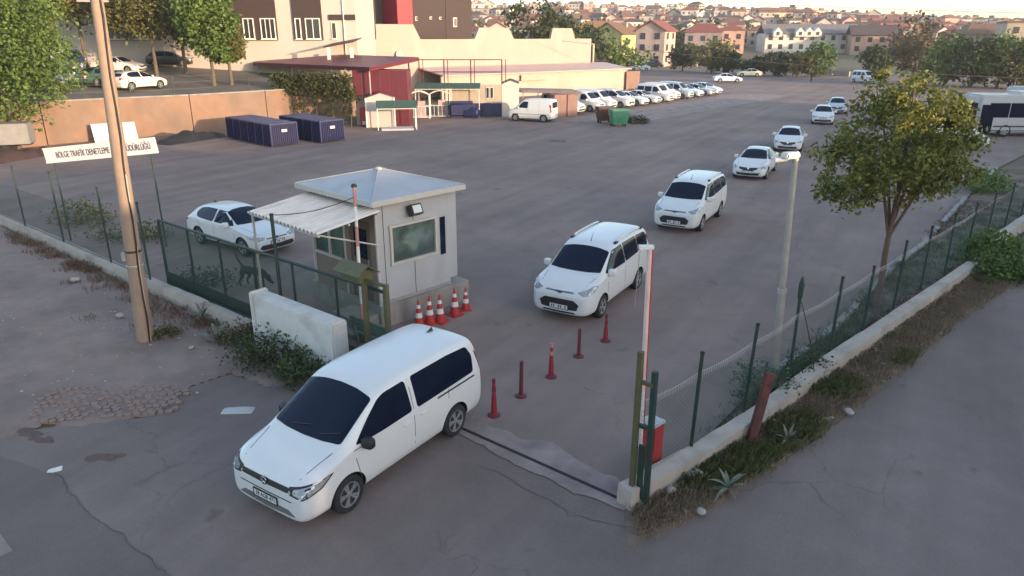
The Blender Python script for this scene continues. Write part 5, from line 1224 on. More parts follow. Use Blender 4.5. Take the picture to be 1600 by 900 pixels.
# terrace cars
TG = 'cars on the terrace above the orange wall'
for (src, u, D, deg, pt, lab) in ((sed1,213,67,-8,None,'white saloon side-on on the terrace between the tree trunks'),(golf,238,58.5,65,paint_cream,'cream hatchback seen from behind on the terrace'),(golf,125,57.5,-70,paint_silver,'silver car at the terrace edge behind the big tree'),(vanD,146,65,-60,paint_blue,'dark blue van on the terrace left of the utility pole'),(sed1,185,59.5,70,paint_green,'dark green car on the terrace just right of the utility pole'),(sed1,82,54.5,20,paint_dark,'dark saloon at the far left of the terrace'),(golf,292,74,10,paint_dark,'small dark car at the back of the terrace by the trees'),(sed1,318,76,15,paint_silver,'silver saloon at the back right of the terrace')):
    x = (u-800)/FPX*D; cp(src, lab, (x, D), deg, pt, TG, terr_z(x, D)+.01)
# buses
def bus(label, p, deg):
    t = thing('bus', label, 'bus', (p[0], p[1], 0), R(deg))
    L, W_, H_ = 11.6, 2.5, 3.05
    bm = bmesh.new(); bmesh.ops.create_cube(bm, size=1); bmesh.ops.scale(bm, vec=(L, W_, H_-.35), verts=bm.verts); bmesh.ops.translate(bm, vec=(0,0,.35+(H_-.35)/2), verts=bm.verts)
    bmesh.ops.bevel(bm, geom=bm.edges[:], offset=.16, segments=3, affect='EDGES'); bm_obj('body', bm, mat('car_paint_bus', (.42,.42,.43), .4, .04, 2, coat=.3), t, 40)
    for s in (-1, 1):
        for k in range(7): MB().box((-4.7+k*1.5,s*1.252,1.95), (1.44,.02,1.05)).obj('side_window', glass_m, t)
        MB().box((5.1,s*1.252,1.35), (.95,.02,2.0)).obj('door', glass_m, t)
        MB().box((0,s*1.256,.78), (9.0,.02,.10)).obj('side_stripe', seam_m, t)
        for x in (3.6,-3.0): 
            wheel_parts(t, x, s*1.10, .48, .30, 7)
    MB().box((5.80,0,1.75), (.03,2.1,1.4)).obj('windscreen', glass_m, t); MB().box((-5.80,0,2.1), (.03,1.9,.8)).obj('rear_window', glass_m, t)
    MB().box((0,0,H_+.10), (5.5,1.6,.22)).obj('roof_unit', paint_silver, t); MB().box((-4,0,H_+.06), (1.2,1.2,.14)).obj('roof_hatch', paint_white, t)
    for s in (-.85,.85): MB().box((5.81,s,.75), (.03,.4,.2)).obj('headlight', lamp_m, t)
    return t
bus('white bus with long black windows at the right edge of the car park', (40.6,55.2), 177)
bus('second white bus parked behind the first one, mostly hidden', (49.0,63), 177)
# person far off on the asphalt
def skin_figure(name, joints, edges, m, root=0, parent=None, sub=1, **k):
    me = bpy.data.meshes.new(name); me.from_pydata([j[:3] for j in joints], edges, []); o = link(name, me, parent, **k)
    sk = o.modifiers.new('skin', 'SKIN'); o.modifiers.new('sub', 'SUBSURF').levels = sub
    for i, j in enumerate(joints): me.skin_vertices[0].data[i].radius = (j[3], j[4] if len(j) > 4 else j[3])
    me.skin_vertices[0].data[root].use_root = True
    m2 = apply_mods(o); m2.materials.clear(); m2.materials.append(m)
    for p in m2.polygons: p.use_smooth = True
    return o
pp = gp(1267,128.3)
per = thing('person', 'person in dark clothes standing alone far out on the asphalt', 'person', pp, .4)
dk = mat('dark_cloth', (.02,.02,.025), .9, .1, 4); skinm = mat('skin', (.42,.26,.19), .6, .05, 8)
J = [(0,0,.95,.15,.11),(0,0,1.15,.14,.10),(0,0,1.38,.17,.11),(0,0,1.48,.06),(.20,0,1.40,.06),(.27,.03,1.12,.05),(.26,-.05,.88,.04),(-.20,0,1.40,.06),(-.26,.02,1.12,.05),(-.24,-.08,.90,.04),(.09,0,.88,.09),(.10,.02,.48,.065),(.11,.03,.08,.045),(.12,-.12,.04,.04),(-.09,0,.88,.09),(-.11,-.04,.48,.065),(-.12,.02,.08,.045),(-.13,-.13,.04,.04)]
E_ = [(0,1),(1,2),(2,3),(2,4),(4,5),(5,6),(2,7),(7,8),(8,9),(0,10),(10,11),(11,12),(12,13),(0,14),(14,15),(15,16),(16,17)]
skin_figure('body', J, E_, dk, 0, per)
blob('head', (0,-.01,1.62), (.17,.20,.24), skinm, per); blob('hair', (0,.02,1.66), (.18,.20,.20), dk, per)
# dog by the gate
dg_ = thing('dog', 'dark dog standing on the asphalt behind the gate mesh', 'dog', gp(398,449), R(-28)); dg_.scale = (1.12, 1.12, 1.12)
fur = mat('dark_fur', (.020,.017,.016), .9, .3, 20, .4, 60)
J = [(-.30,0,.50,.10,.105),(-.05,0,.47,.105,.11),(.20,0,.50,.115,.14),(.36,0,.52,.085),(.48,0,.42,.07),(.57,0,.33,.062),(.66,0,.27,.04),(.74,0,.24,.028),
 (-.36,0,.55,.04),(-.47,0,.66,.03),(-.55,0,.80,.025),(-.60,0,.88,.015),
 (.24,.09,.40,.055),(.24,.095,.22,.034),(.25,.095,.03,.028),(.29,.095,.02,.028),(.20,-.09,.40,.055),(.16,-.095,.22,.034),(.17,-.095,.03,.028),(.21,-.095,.02,.028),
 (-.30,.09,.38,.07),(-.24,.10,.27,.045),(-.36,.10,.17,.028),(-.35,.10,.03,.026),(-.31,.10,.02,.028),(-.34,-.09,.38,.07),(-.30,-.10,.27,.045),(-.44,-.10,.17,.028),(-.42,-.10,.03,.026),(-.38,-.10,.02,.028)]
E_ = [(0,1),(1,2),(2,3),(3,4),(4,5),(5,6),(6,7),(0,8),(8,9),(9,10),(10,11),(2,12),(12,13),(13,14),(14,15),(2,16),(16,17),(17,18),(18,19),(0,20),(20,21),(21,22),(22,23),(23,24),(0,25),(25,26),(26,27),(27,28),(28,29)]
skin_figure('body', J, E_, fur, 1, dg_)
for s in (-1, 1): MB().add([(.52,s*.03,.40),(.58,s*.07,.40),(.55,s*.10,.33),(.54,s*.05,.45)], [(0,1,2),(0,3,1),(1,3,2),(0,2,3)]).obj('ear', fur, dg_)
# ================================================================ vegetation
bark_m = mat('bark', (.11,.085,.065), .95, .25, 6, .6, 30)
bark_r = mat('bark_reddish', (.13,.08,.06), .95, .25, 6, .6, 30)
def leafmat(name, c1, c2, tr=.3): return mat(name, c1, .6, .15, 2, col2=c2, island=True, transl=tr)
lf_autumn = leafmat('leaf_autumn', (.070,.105,.018), (.22,.20,.035))
lf_green = leafmat('leaf_green', (.055,.115,.02), (.14,.20,.04))
lf_olive = leafmat('leaf_olive', (.075,.085,.022), (.15,.145,.042))
lf_dark = leafmat('leaf_dark', (.022,.040,.012), (.055,.075,.022))
lf_brown = leafmat('leaf_brown', (.060,.048,.020), (.10,.085,.035))
lf_ivy = leafmat('leaf_ivy', (.030,.042,.008), (.060,.068,.014), .15)
def leaves(mb, c, sig, n, size, rnd, squash=.8, up=.3):
    for _ in range(n):
        p = Vector((rnd.gauss(c[0], sig), rnd.gauss(c[1], sig), rnd.gauss(c[2], sig*squash)))
        d = Vector((rnd.gauss(0, 1), rnd.gauss(0, 1), rnd.gauss(-.3, .7))).normalized(); s = size*rnd.uniform(.6, 1.35)
        n_ = Vector((rnd.gauss(0, 1), rnd.gauss(0, 1), rnd.gauss(up, 1))); w_ = d.cross(n_)
        if w_.length < .01: continue
        w_ = w_.normalized()*s*.30; k = n_.normalized()*s*.08
        mb.v += [tuple(p), tuple(p+d*s*.5+w_+k), tuple(p+d*s), tuple(p+d*s*.5-w_+k)]; b = len(mb.v)-4
        mb.f.append((b, b+1, b+2, b+3)); mb.m.append(0)
def raw_obj(mb, name, m, parent, **k):
    me = bpy.data.meshes.new(name); me.from_pydata(mb.v, [], mb.f); me.materials.append(m); return link(name, me, parent, **k)
def tree(name, label, base, h, crowns, nclump, nleaf, lsize, lm, trunk_r=.12, fork=.4, seed=1, bark=None, group=None, lean=(0,0), shell=.55, sig=None, cat='tree'):
    """crowns: ellipsoids (dx, dy, z, rx, ry, rz) relative to the base; limbs reach a share of the leaf clumps"""
    rnd = random.Random(seed); base = Vector(base); t = thing(name, label, cat, base, 0, group)
    lv = MB(); wd = MB(); fk = Vector((lean[0]*h*fork, lean[1]*h*fork, h*fork))
    wd.tube([(0,0,-.1),(fk.x*.3+.02,fk.y*.3,fk.z*.35),(fk.x*.7,fk.y*.7+.02,fk.z*.7),tuple(fk)], [trunk_r*1.25,trunk_r,trunk_r*.9,trunk_r*.8], 9)
    tot = sum(c[3]*c[4]*c[5] for c in crowns); limbs = []
    cm = Vector((0, 0, 0)); hi = max(c[2]+c[5]*.5 for c in crowns); rx = max(c[3] for c in crowns)
    for i in range(6):
        a = i*1.05+rnd.uniform(-.3,.3); e = Vector((math.cos(a)*rx*rnd.uniform(.35,.7), math.sin(a)*rx*rnd.uniform(.35,.7), fk.z+(hi-fk.z)*rnd.uniform(.55,1.0))); e.x += crowns[0][0]; e.y += crowns[0][1]
        st_ = Vector((fk.x, fk.y, fk.z*rnd.uniform(.86,1.0))); mid = st_.lerp(e, .45)+Vector((rnd.uniform(-.12,.12)*rx, rnd.uniform(-.12,.12)*rx, .05*h)); wd.tube([st_, mid, e], [trunk_r*.55, trunk_r*.36, trunk_r*.14], 6, cap=False)
        limbs += [st_.lerp(mid, .6), mid, mid.lerp(e, .5), e]
    for c in crowns:
        k = max(3, int(nclump*c[3]*c[4]*c[5]/tot))
        for i in range(k):
            while True:
                q = Vector((rnd.uniform(-1,1), rnd.uniform(-1,1), rnd.uniform(-1,1)))
                if shell*rnd.random() < q.length <= 1: break
            p = Vector((c[0]+q.x*c[3], c[1]+q.y*c[4], c[2]+q.z*c[5]))
            s = (sig or .17*min(c[3:6]))*rnd.uniform(.6, 1.3)
            leaves(lv, p, s, int(nleaf*rnd.uniform(.5, 1.4)), lsize, rnd)
            if i % 4 == 0:
                q0 = min(limbs, key=lambda q_: (q_-p).length+max(0, q_.z-p.z)); m1 = q0.lerp(p, .5)+Vector((0, 0, .08*(p-q0).length)); wd.tube([q0, m1, p], [trunk_r*.18, trunk_r*.12, trunk_r*.05], 4, cap=False)
    wd.obj('trunk', bark or bark_m, t, 60); raw_obj(lv, 'crown', lm, t)
    return t
# young tree inside the right fence
tree('young_tree', 'young tree with yellow-green leaves standing inside the right fence', (10.15,18.5,0), 6.6, [(-.1,.1,4.5,1.8,1.8,1.5),(-.8,-.2,4.2,1.5,1.4,1.2),(.75,0,4.45,1.25,1.3,1.2),(-.1,.2,5.7,1.0,1.0,.8),(-1.45,0,3.6,.75,.8,.65),(.7,-.3,3.4,.6,.6,.5)], 250, 60, .125, lf_autumn, .085, .36, 3, bark_r, shell=.8, sig=.15)
# left group
tree('broad_tree', 'big bright green tree at the far left in front of the orange wall', gp(28,232), 11, [(-1.0,0,6.6,4.6,3.5,3.8),(2.4,.3,5.4,2.6,2.4,2.4),(-.5,0,3.2,3.0,2.2,1.8),(1.6,0,8.6,3.2,2.6,2.6)], 420, 46, .27, lf_green, .2, .3, 5, shell=.7, sig=.5)
for k, (u, v, D, h, cr, m_, lab) in enumerate((
 (165,120,69,11,[(0,0,7.6,5.0,3.6,3.6),(2.5,0,5.8,3.0,2.4,2.0)],lf_olive,'olive tree on the terrace just behind the utility pole'),
 (268,120,66,10,[(0,0,6.6,4.2,3.2,3.2),(-2.2,0,5.0,2.6,2.0,1.7)],lf_olive,'olive brown tree on the terrace right of the white saloon'),
 (312,120,70,11,[(0,0,7.0,4.0,3.2,3.8),(1.5,0,4.2,2.6,2.0,2.0)],lf_dark,'dark leafy tree at the back of the terrace'),
 (352,140,63,8.5,[(0,0,5.6,2.4,1.8,3.0),(.6,0,3.0,1.6,1.2,1.4)],lf_green,'slim light green tree at the right end of the terrace'),
 (378,140,64,5.5,[(0,0,3.4,1.3,1.2,1.4)],lf_olive,'low thin tree at the terrace end by the canopy'),
 (222,120,76,9,[(0,0,6.0,3.2,3.0,2.4)],lf_dark,'dark tree against the apartment block behind the parked saloon'),
 (96,120,64,10,[(0,0,7.0,3.4,3.0,3.0)],lf_olive,'olive tree on the terrace behind the big left tree'))):
    x = (u-800)/FPX*D; tree('terrace_tree', lab, (x, D, terr_z(x, D)), h, cr, 200, 34, .33, m_, .15, .35, 20+k, group='trees on the terrace', shell=.6)
# ivy curtain on the wall's end
iv = thing('ivy_curtain', 'thick dark ivy hanging over the wall between the barriers and the burgundy kiosk', 'ivy', (0,0,0))
rnd = random.Random(4); lv = MB(); st = MB()
ia, ib = at(428,150,62.5), at(552,150,60.6)
for k in range(420):
    t = rnd.random(); x = ia.x+(ib.x-ia.x)*t; y = ia.y+(ib.y-ia.y)*t+rnd.gauss(0,.25); top = 4.15+.2*vnoise(x, 0, .8); lowz = 2.4+.5*vnoise(x, 2, .9)-.6*(t > .75)
    leaves(lv, (x, y, rnd.uniform(lowz+.25, top)), .20, 14, .22, rnd)
for (t, w_, zl) in ((.02,.2,1.6),(.10,.3,1.0),(.27,.35,.7),(.38,.35,.9),(.52,.25,1.3),(.64,.55,.1),(.72,.5,.2),(.86,.5,.15),(.95,.4,.9)):
    x = ia.x+(ib.x-ia.x)*t; y = ia.y+(ib.y-ia.y)*t
    for k in range(30): z = rnd.uniform(zl, 3.0); leaves(lv, (x+rnd.gauss(0,w_*.26), y-.15, z), .09, 8, .17, rnd)
    st.tube([(x,y,0),(x+.1,y,1.4),(x,y,3.6)], [.05,.04,.03], 5)
raw_obj(lv, 'foliage', lf_ivy, iv); st.obj('stems', bark_m, iv, kind='stuff')
# bushes
def bush(label, p, rx, ry, rz, n, nl, ls, m_, seed, group=None, z0=.35, name='bush'):
    rnd = random.Random(seed); t = thing(name, label, 'bush', p, 0, group); lv = MB(); st = MB()
    for i in range(n):
        while True:
            q = Vector((rnd.uniform(-1,1), rnd.uniform(-1,1), rnd.uniform(-.3,1)))
            if .35 < q.length <= 1: break
        c = (q.x*rx, q.y*ry, z0*rz+q.z*rz*.75)
        leaves(lv, c, .16*max(rx, rz), nl, ls, rnd)
        if i % 6 == 0: st.tube([(0,0,-.05), (c[0]*.5,c[1]*.5,c[2]*.6), c], [.02*rx,.015*rx,.006], 4, cap=False)
    raw_obj(lv, 'foliage', m_, t); st.obj('stems', bark_m, t, kind='stuff'); return t
bush('bright green bush filling the gap in the right wall', (15.9,22.4,0), 1.05, .9, 1.15, 60, 30, .14, lf_green, 41)
bush('leafy green bush on the road side of the wall gap', (15.6,21.2,0), .9, .7, .65, 50, 28, .13, lf_green, 42)
bush('pale yellow-green weedy bush in the planting strip behind the right tree', gp(1535,300), 1.3, 1.0, .9, 40, 26, .16, leafmat('leaf_lime', (.08,.15,.02), (.14,.20,.04)), 43)
bush('low dark bush beside the green dumpster', gp(995,193), 1.0, .6, .55, 30, 22, .16, lf_dark, 44)
bush('green weeds growing through the fence at the lamp pole foot', (5.35,13.5,.05), .7, .5, .6, 34, 26, .08, leafmat('leaf_greygreen', (.05,.085,.045), (.09,.13,.07)), 45)
bush('dark weeds inside the fence right of the lamp pole', (6.55,14.35,.05), .6, .4, .4, 26, 24, .08, lf_dark, 46)
bush('sprawling green weeds in front of the white concrete block', (-5.35,15.05,.02), 1.15, .75, .62, 90, 30, .085, lf_dark, 47)
bush('taller pale-edged weeds at the right foot of the white block', (-4.55,14.25,.02), .72, .6, .62, 70, 30, .085, leafmat('leaf_weed', (.045,.075,.022), (.10,.12,.04)), 48)
bush('dry brown weeds along the low wall beside the white block', (-6.5,16.15,.02), .75, .5, .42, 46, 26, .075, lf_brown, 49)
bush('small yellowish tuft at the foot of the utility pole', gp(255,525), .42, .3, .22, 30, 26, .06, leafmat('leaf_moss', (.07,.07,.02), (.11,.10,.035)), 50)
bush('yellow-green weeds behind the left fence wire', gp(130,350), 1.2, .8, .8, 40, 24, .12, leafmat('leaf_yellowgreen', (.09,.10,.025), (.14,.14,.04)), 51)
bush('low grass clump behind the left fence near the utility pole', gp(200,372), 1.6, .7, .35, 40, 24, .12, lf_olive, 52)
bush('green weeds inside the gate mesh near the dog', gp(330,445), 1.2, .5, .35, 34, 24, .09, lf_dark, 53)
# dead brown growth along the wall foot: ground cover
def tufts(name, label, spots, m_, seed, hmin=.06, hmax=.2, cat='weeds'):
    """thin blades in clumps over an area; nobody could count them"""
    rnd = random.Random(seed); mb = MB()
    for (x, y, z, sp, n) in spots:
        for _ in range(n):
            px, py = rnd.gauss(x, sp), rnd.gauss(y, sp*.8); h = rnd.uniform(hmin, hmax); a = rnd.uniform(0, 6.28); l = rnd.uniform(.1, .8)*h
            d = Vector((math.cos(a), math.sin(a), 0)); w_ = Vector((-d.y, d.x, 0))*.006*rnd.uniform(.6, 1.8); p = Vector((px, py, z-.01))
            mb.v += [tuple(p-w_), tuple(p+w_), tuple(p+d*l*.4+Vector((0,0,h*.7))+w_*.7), tuple(p+d*l+Vector((0,0,h)))]; b = len(mb.v)-4
            mb.f.append((b, b+1, b+2, b+3)); mb.m.append(0)
    return raw_obj(mb, name, m_, None, label=label, cat=cat, kind='stuff')
rnd = random.Random(9)
dry = leafmat('dry_grass', (.16,.105,.065), (.26,.20,.12), .2); grs = leafmat('verge_grass', (.060,.074,.024), (.14,.13,.05), .25)
spots = []
for k in range(150):
    t = rnd.uniform(11, 27); q = FL(t, .35+abs(rnd.gauss(0,.32))*(1.6 if 13 < t < 19 else .7)); spots.append((q.x, q.y, .04, .16, 26))
tufts('dry_weeds', 'dry reddish brown weeds along the foot of the left wall', spots, leafmat('dry_redbrown', (.085,.042,.030), (.15,.095,.06), .2), 11, .04, .16)
def along(pts, t):
    L = [(Vector(b)-Vector(a)).length for a, b in zip(pts[:-1], pts[1:])]; s = t*sum(L)
    for (a, b), l in zip(zip(pts[:-1], pts[1:]), L):
        if s <= l: return Vector(a).lerp(Vector(b), s/l)
        s -= l
    return Vector(pts[-1])
vin = [(2.0,9.5,0),(3.4,10.7,0),(5.05,12.2,0),(7.2,14.3,0),(9.95,16.9,0),(15,21.7,0)]; vout = [(1.9,8.8,0),(3.0,9.6,0),(5.6,11.65,0),(8.6,14.4,0),(12,17.7,0),(16.2,21.3,0)]
sg, sdry = [], []
for k in range(1100):
    t, w_ = rnd.random(), rnd.random(); q = along(vin, t).lerp(along(vout, t), w_)
    g_ = vnoise(q.x, q.y, .55)+.35*vnoise(q.x+7, q.y, 1.5)+(.35 if .12 < t < .30 and w_ > .3 else -.10)+(.25 if t > .9 else 0)
    (sg if g_ > .24 else sdry).append((q.x, q.y, .06, .12, 34 if g_ > .24 else 24))
tufts('verge_grass', 'patchy green grass on the verge outside the right wall', sg, grs, 12, .05, .20, 'grass')
tufts('verge_dry_grass', 'dry brown grass and litter on the verge outside the right wall', sdry, dry, 13, .03, .11, 'grass')
ins = []
for k in range(420):
    t, w_ = rnd.random(), rnd.random(); q = Vector((*kerb_pts[0],0)); a = along([(3.4,11.3,0),(5.2,13,0),(7.3,15,0),(10,17.4,0),(15,22.2,0),(24,31.5,0)], t); b = along([(*p,0) for p in kerb_pts[:5]], t); q = a.lerp(b, w_); ins.append((q.x, q.y, .07, .16, 22))
tufts('strip_grass', 'thin grass in the planting strip inside the right fence', ins, leafmat('strip_grass_leaf', (.05,.06,.025), (.10,.09,.04), .2), 14, .04, .15, 'grass')
# small stones and litter
stm = mat('rubble', (.34,.31,.28), .9, .2, 9); rub = MB(); rnd = random.Random(22)
def stone(mb, p, s):
    n = 6; V = [(p[0], p[1], p[2]+s*.5)]+[(p[0]+s*rnd.uniform(.6,1.1)*math.cos(k*math.pi/3), p[1]+s*rnd.uniform(.6,1.1)*math.sin(k*math.pi/3), p[2]+s*rnd.uniform(-.1,.15)) for k in range(n)]
    mb.add(V, [(0, 1+k, 1+(k+1) % n) for k in range(n)])
for k in range(330):
    t, w_ = rnd.random(), rnd.random(); q = along(vin, t).lerp(along(vout, t), w_**1.3); stone(rub, (q.x, q.y, .05), rnd.choice((.012,.018,.025,.04,.06)))
for k in range(240):
    q = Vector((rnd.uniform(-15,-6), rnd.uniform(12.5,20), 0))
    if FL(0).y+(q.x-FL(0).x)*FU.y/FU.x-q.y > .5: stone(rub, (q.x, q.y, .03), rnd.choice((.012,.018,.03,.045)))
rub.obj('rubble_stones', stm, kind='stuff', label='small pale stones scattered over the verge and dirt pavement', cat='stones')
# larger single stones on the verge and in the dirt
for k, (u, v, s, lab) in enumerate(((1085,748,.13,'largest pale stone against the foot of the right wall'),(1048,772,.08,'pale stone on the verge near the right gate corner'),(1095,805,.07,'small white stone at the front tip of the verge'),(1212,665,.08,'pale stone on the verge behind the leaning rusty post'),(188,497,.10,'white stone in the dirt left of the utility pole'),(118,441,.12,'white stone in the dirt near the left fence'),(300,547,.06,'white pebble beside the silvery agave'),(1325,648,.09,'white stone at the road edge of the verge'))):
    bm = bmesh.new(); bmesh.ops.create_icosphere(bm, subdivisions=2, radius=1)
    for v_ in bm.verts: v_.co *= 1+.28*vnoise(v_.co.x*2+k*5, v_.co.y*2+v_.co.z, 1.2)
    bmesh.ops.scale(bm, vec=(s*1.3, s, s*.6), verts=bm.verts); p = gp(u, v)
    bm_obj('stone', bm, stm, None, 60, label=lab, cat='stone', loc=(p.x, p.y, .06+s*.25), rz=k*.7)
# agaves
agm = mat('agave_leaf', (.15,.165,.12), .65, .25, 8, col2=(.11,.105,.07), mixscale=3)
def agave(label, p, s, n, seed, droop=.5):
    rnd = random.Random(seed); t = thing('agave_plant', label, 'plant', p, 0, 'agave plants')
    for k in range(n):
        a = 2*math.pi*k/n*1.618+rnd.uniform(-.2,.2); el = rnd.uniform(.35, 1.25); L = s*rnd.uniform(.65, 1.1); d = Vector((math.cos(a), math.sin(a), 0)); sd_ = Vector((-d.y, d.x, 0)); V = []; F = []; ns = 7
        for j in range(ns+1):
            q = j/ns; r_ = L*q; h = math.sin(el)*r_-droop*L*q**2.2*(1.1-math.sin(el)*.8); hor = math.cos(el)*r_+.10*L*q*q; w_ = .075*s*(1-q)**.6*(.65+1.1*q*(1-q)*2)+.002
            c = d*hor+Vector((0,0,max(.02,.05+h))); V += [c-sd_*w_, c+Vector((0,0,-.035*s*(1-q))), c+sd_*w_, c+Vector((0,0,.012*s*(1-q)))]
        for j in range(ns):
            for m_ in range(4): F.append((j*4+m_, j*4+(m_+1) % 4, (j+1)*4+(m_+1) % 4, (j+1)*4+m_))
        MB().add(V, F).obj('leaf', agm, t, 60)
agave('large silvery agave sprawling on the verge beyond the gate corner', (3.62,10.08,.03), .52, 13, 1, .75)
agave('smaller dry agave on the verge behind the rusty post', (5.15,11.55,.03), .45, 10, 2, .8)
agave('silvery agave with drooping leaves at the left of the weeds by the white block', (-7.3,16.2,.02), .72, 12, 3, .85)
agave('small yellowish agave between the utility pole and the low wall', (-8.35,17.8,.02), .60, 9, 4, .8)
# flattened sack on the street
sk = heap('flattened_sack', 'flat pale sack lying on the street by the large white van', 'sack', gp(346,641)+Vector((0,0,0)), gp(398,640), .34, .10, mat('sack_pale', (.46,.44,.42), .8, .1, 6), irr=False)
# litter: small white paper near the lane joint
lt = thing('paper_litter', 'scrap of white paper on the dark street lane at the left', 'litter', gp(89,735), .4)
MB().slab((-.07,-.05,.0),(.08,-.04,.0),(.09,.04,.05),(-.06,.05,.03), .004).obj('paper', wframe, lt); MB().slab((-.07,-.05,.004),(-.06,.05,.034),(-.14,.06,.01),(-.15,-.03,.008), .004).obj('paper_fold', wframe, lt)
heap('dirt_clod', 'reddish dirt clod at the pavement end near the setts', 'dirt', gp(128,715), gp(205,713), .35, .05, mat('red_dirt', (.115,.075,.064), .95, .3, 8))
heap('dirt_clod', 'dark soil mound at the left end of the setts', 'dirt', gp(-5,655), gp(85,694), .35, .06, MATS['red_dirt'])
# mid-distance trees
for k, (u, v0, D, h, cr, m_, lab, ls) in enumerate((
 (832,70,125,13,[(0,0,8.5,4.6,4,4.2),(3,0,6.5,3,3,3)],lf_dark,'tall dark green tree behind the warehouse roof, leftmost of the clump',.75),
 (868,70,130,11,[(0,0,7,4.5,4,3.6)],lf_dark,'dark green tree behind the warehouse, middle of the clump',.75),
 (905,80,135,10,[(0,0,6,4.5,4,3.4)],lf_dark,'dark green tree behind the right end of the warehouse',.75),
 (945,95,150,8,[(0,0,4,5,4,3),(4,0,3.4,4,4,2.6)],lf_green,'wide green tree left of the pink gabled house',.8),
 (1055,98,158,6,[(0,0,3.2,3,3,2.6)],lf_dark,'dark bushy tree right of the pink gabled house',.7),
 (1098,100,150,7,[(0,0,3.6,4.2,3.5,3)],lf_olive,'round olive tree at the far edge of the car park',.75),
 (1120,102,148,5,[(0,0,2.6,3,2.6,2)],lf_dark,'low dark tree beside the round olive one at the far edge',.7),
 (1195,112,138,4.5,[(0,0,2.3,3.2,2.6,2)],lf_dark,'dark low tree left of the standing person',.65),
 (1228,112,137,4.5,[(0,0,2.3,3.0,2.6,2)],lf_olive,'brownish low tree between two dark ones near the person',.65),
 (1255,112,137,6,[(0,0,3.2,2.8,2.6,2.8)],lf_green,'green tree directly behind the standing person',.65),
 (1340,110,140,5.5,[(0,0,2.8,3,2.6,2.4)],lf_dark,'dark green tree behind the far white minivan',.65),
 (1402,118,120,11,[(0,0,6.2,4.6,4.2,4.2),(0,0,3,3.6,3.6,2.4)],lf_brown,'large round brown-green tree behind the young tree',.7),
 (1450,118,112,7,[(0,0,3.6,3.6,3.4,3)],lf_green,'green tree right of the large brown-green one',.65),
 (1490,120,108,7.5,[(0,0,4,4,3.6,3.4)],lf_dark,'dark tree in the right hand tree belt',.65),
 (1530,120,106,8,[(0,0,4.2,3.8,3.4,3.4)],lf_green,'green tree in the right hand tree belt',.65),
 (1568,120,104,8,[(0,0,4.2,3.8,3.4,3.4)],lf_olive,'olive tree near the right edge of the belt',.65),
 (1610,120,102,7,[(0,0,3.8,3.8,3.4,3.2)],lf_dark,'dark tree cut by the right edge of the picture',.65),
 (1160,112,142,3.5,[(0,0,1.8,2.6,2.4,1.6)],lf_dark,'low dark shrub behind the far white saloon',.6))):
    x = (u-800)/FPX*D; tree('distant_tree', lab, (x, D, hill(x, D)-.05), h, cr, 70, 20, ls, m_, .2, .3, 60+k, group='trees beyond the car park', shell=.6)
# low far boundary wall
bwl = thing('far_boundary_wall', 'low pale wall along the far edge of the car park', 'wall')
for a, b in ((gp(1040,104),gp(1090,106)),(gp(1130,109),gp(1180,111)),(gp(1280,117),gp(1330,120))):
    d = (b-a).normalized(); MB().slab(a+Vector((0,1,0)), b+Vector((0,1,0)), b+Vector((0,1,.9)), a+Vector((0,1,.9)), -.25).obj('wall_section', pinkw, bwl)
# ================================================================ town on the slope
wall_cols = {'cream':(.55,.48,.38),'pink':(.50,.38,.34),'grey':(.34,.31,.30),'white':(.62,.59,.55),'beige':(.44,.36,.29),'salmon':(.48,.30,.25),'mauve':(.30,.24,.25),'yellow':(.62,.50,.22)}
roof_cols = {'red':(.20,.065,.05),'brown':(.16,.09,.06),'grey':(.15,.14,.15),'dark':(.07,.055,.055),'orange':(.28,.14,.06)}
for k, c in wall_cols.items(): mat('town_'+k, tuple(q*.88 for q in c), .9, .08, .3, stain=((c[0]*.45,c[1]*.42,c[2]*.42), .6, (.25,.25,.12)))
for k, c in roof_cols.items(): mat('townroof_'+k, c, .85, .15, .8)
def house_meshes(w_, d_, h, roof, wc, rc):
    wl = MB().box((0,0,h/2-.75), (w_,d_,h+1.5)).mesh('wall', MATS['town_'+wc])
    r = MB(); o = .5
    if roof == 'hip':
        rh = min(w_,d_)*.26; r.add([(-w_/2-o,-d_/2-o,h),(w_/2+o,-d_/2-o,h),(w_/2+o,d_/2+o,h),(-w_/2-o,d_/2+o,h),(-(w_-d_*.6)/2 if w_ > d_ else 0,0,h+rh),((w_-d_*.6)/2 if w_ > d_ else .1,0,h+rh)], [(0,1,5,4),(1,2,5),(2,3,4,5),(3,0,4),(3,2,1,0)])
    elif roof == 'gable':   # ridge along y: gable faces the camera
        rh = w_*.30
        for s in (-1, 1): r.slab((s*(w_/2+o),-d_/2-o,h-.25),(s*(w_/2+o),d_/2+o,h-.25),(0,d_/2+o,h+rh),(0,-d_/2-o,h+rh), .25*s)
        wl = MB().box((0,0,h/2-.75), (w_,d_,h+1.5)); wl.add([(-w_/2,-d_/2,h),(w_/2,-d_/2,h),(0,-d_/2,h+rh*.9),(-w_/2,d_/2,h),(w_/2,d_/2,h),(0,d_/2,h+rh*.9)], [(0,1,2),(5,4,3),(0,2,5,3),(1,4,5,2)]); wl = wl.mesh('wall', MATS['town_'+wc])
    elif roof == 'ridge':   # ridge along x
        rh = d_*.28
        for s in (-1, 1): r.slab((-w_/2-o,s*(d_/2+o),h-.2),(w_/2+o,s*(d_/2+o),h-.2),(w_/2+o,0,h+rh),(-w_/2-o,0,h+rh), .25)
    else:
        r.box((0,0,h+.25), (w_+.4,d_+.4,.5)); r.box((w_*.2,0,h+1.4), (w_*.25,d_*.4,1.9))
    return wl, r.mesh('roof', MATS['townroof_'+rc])
_wm = {}
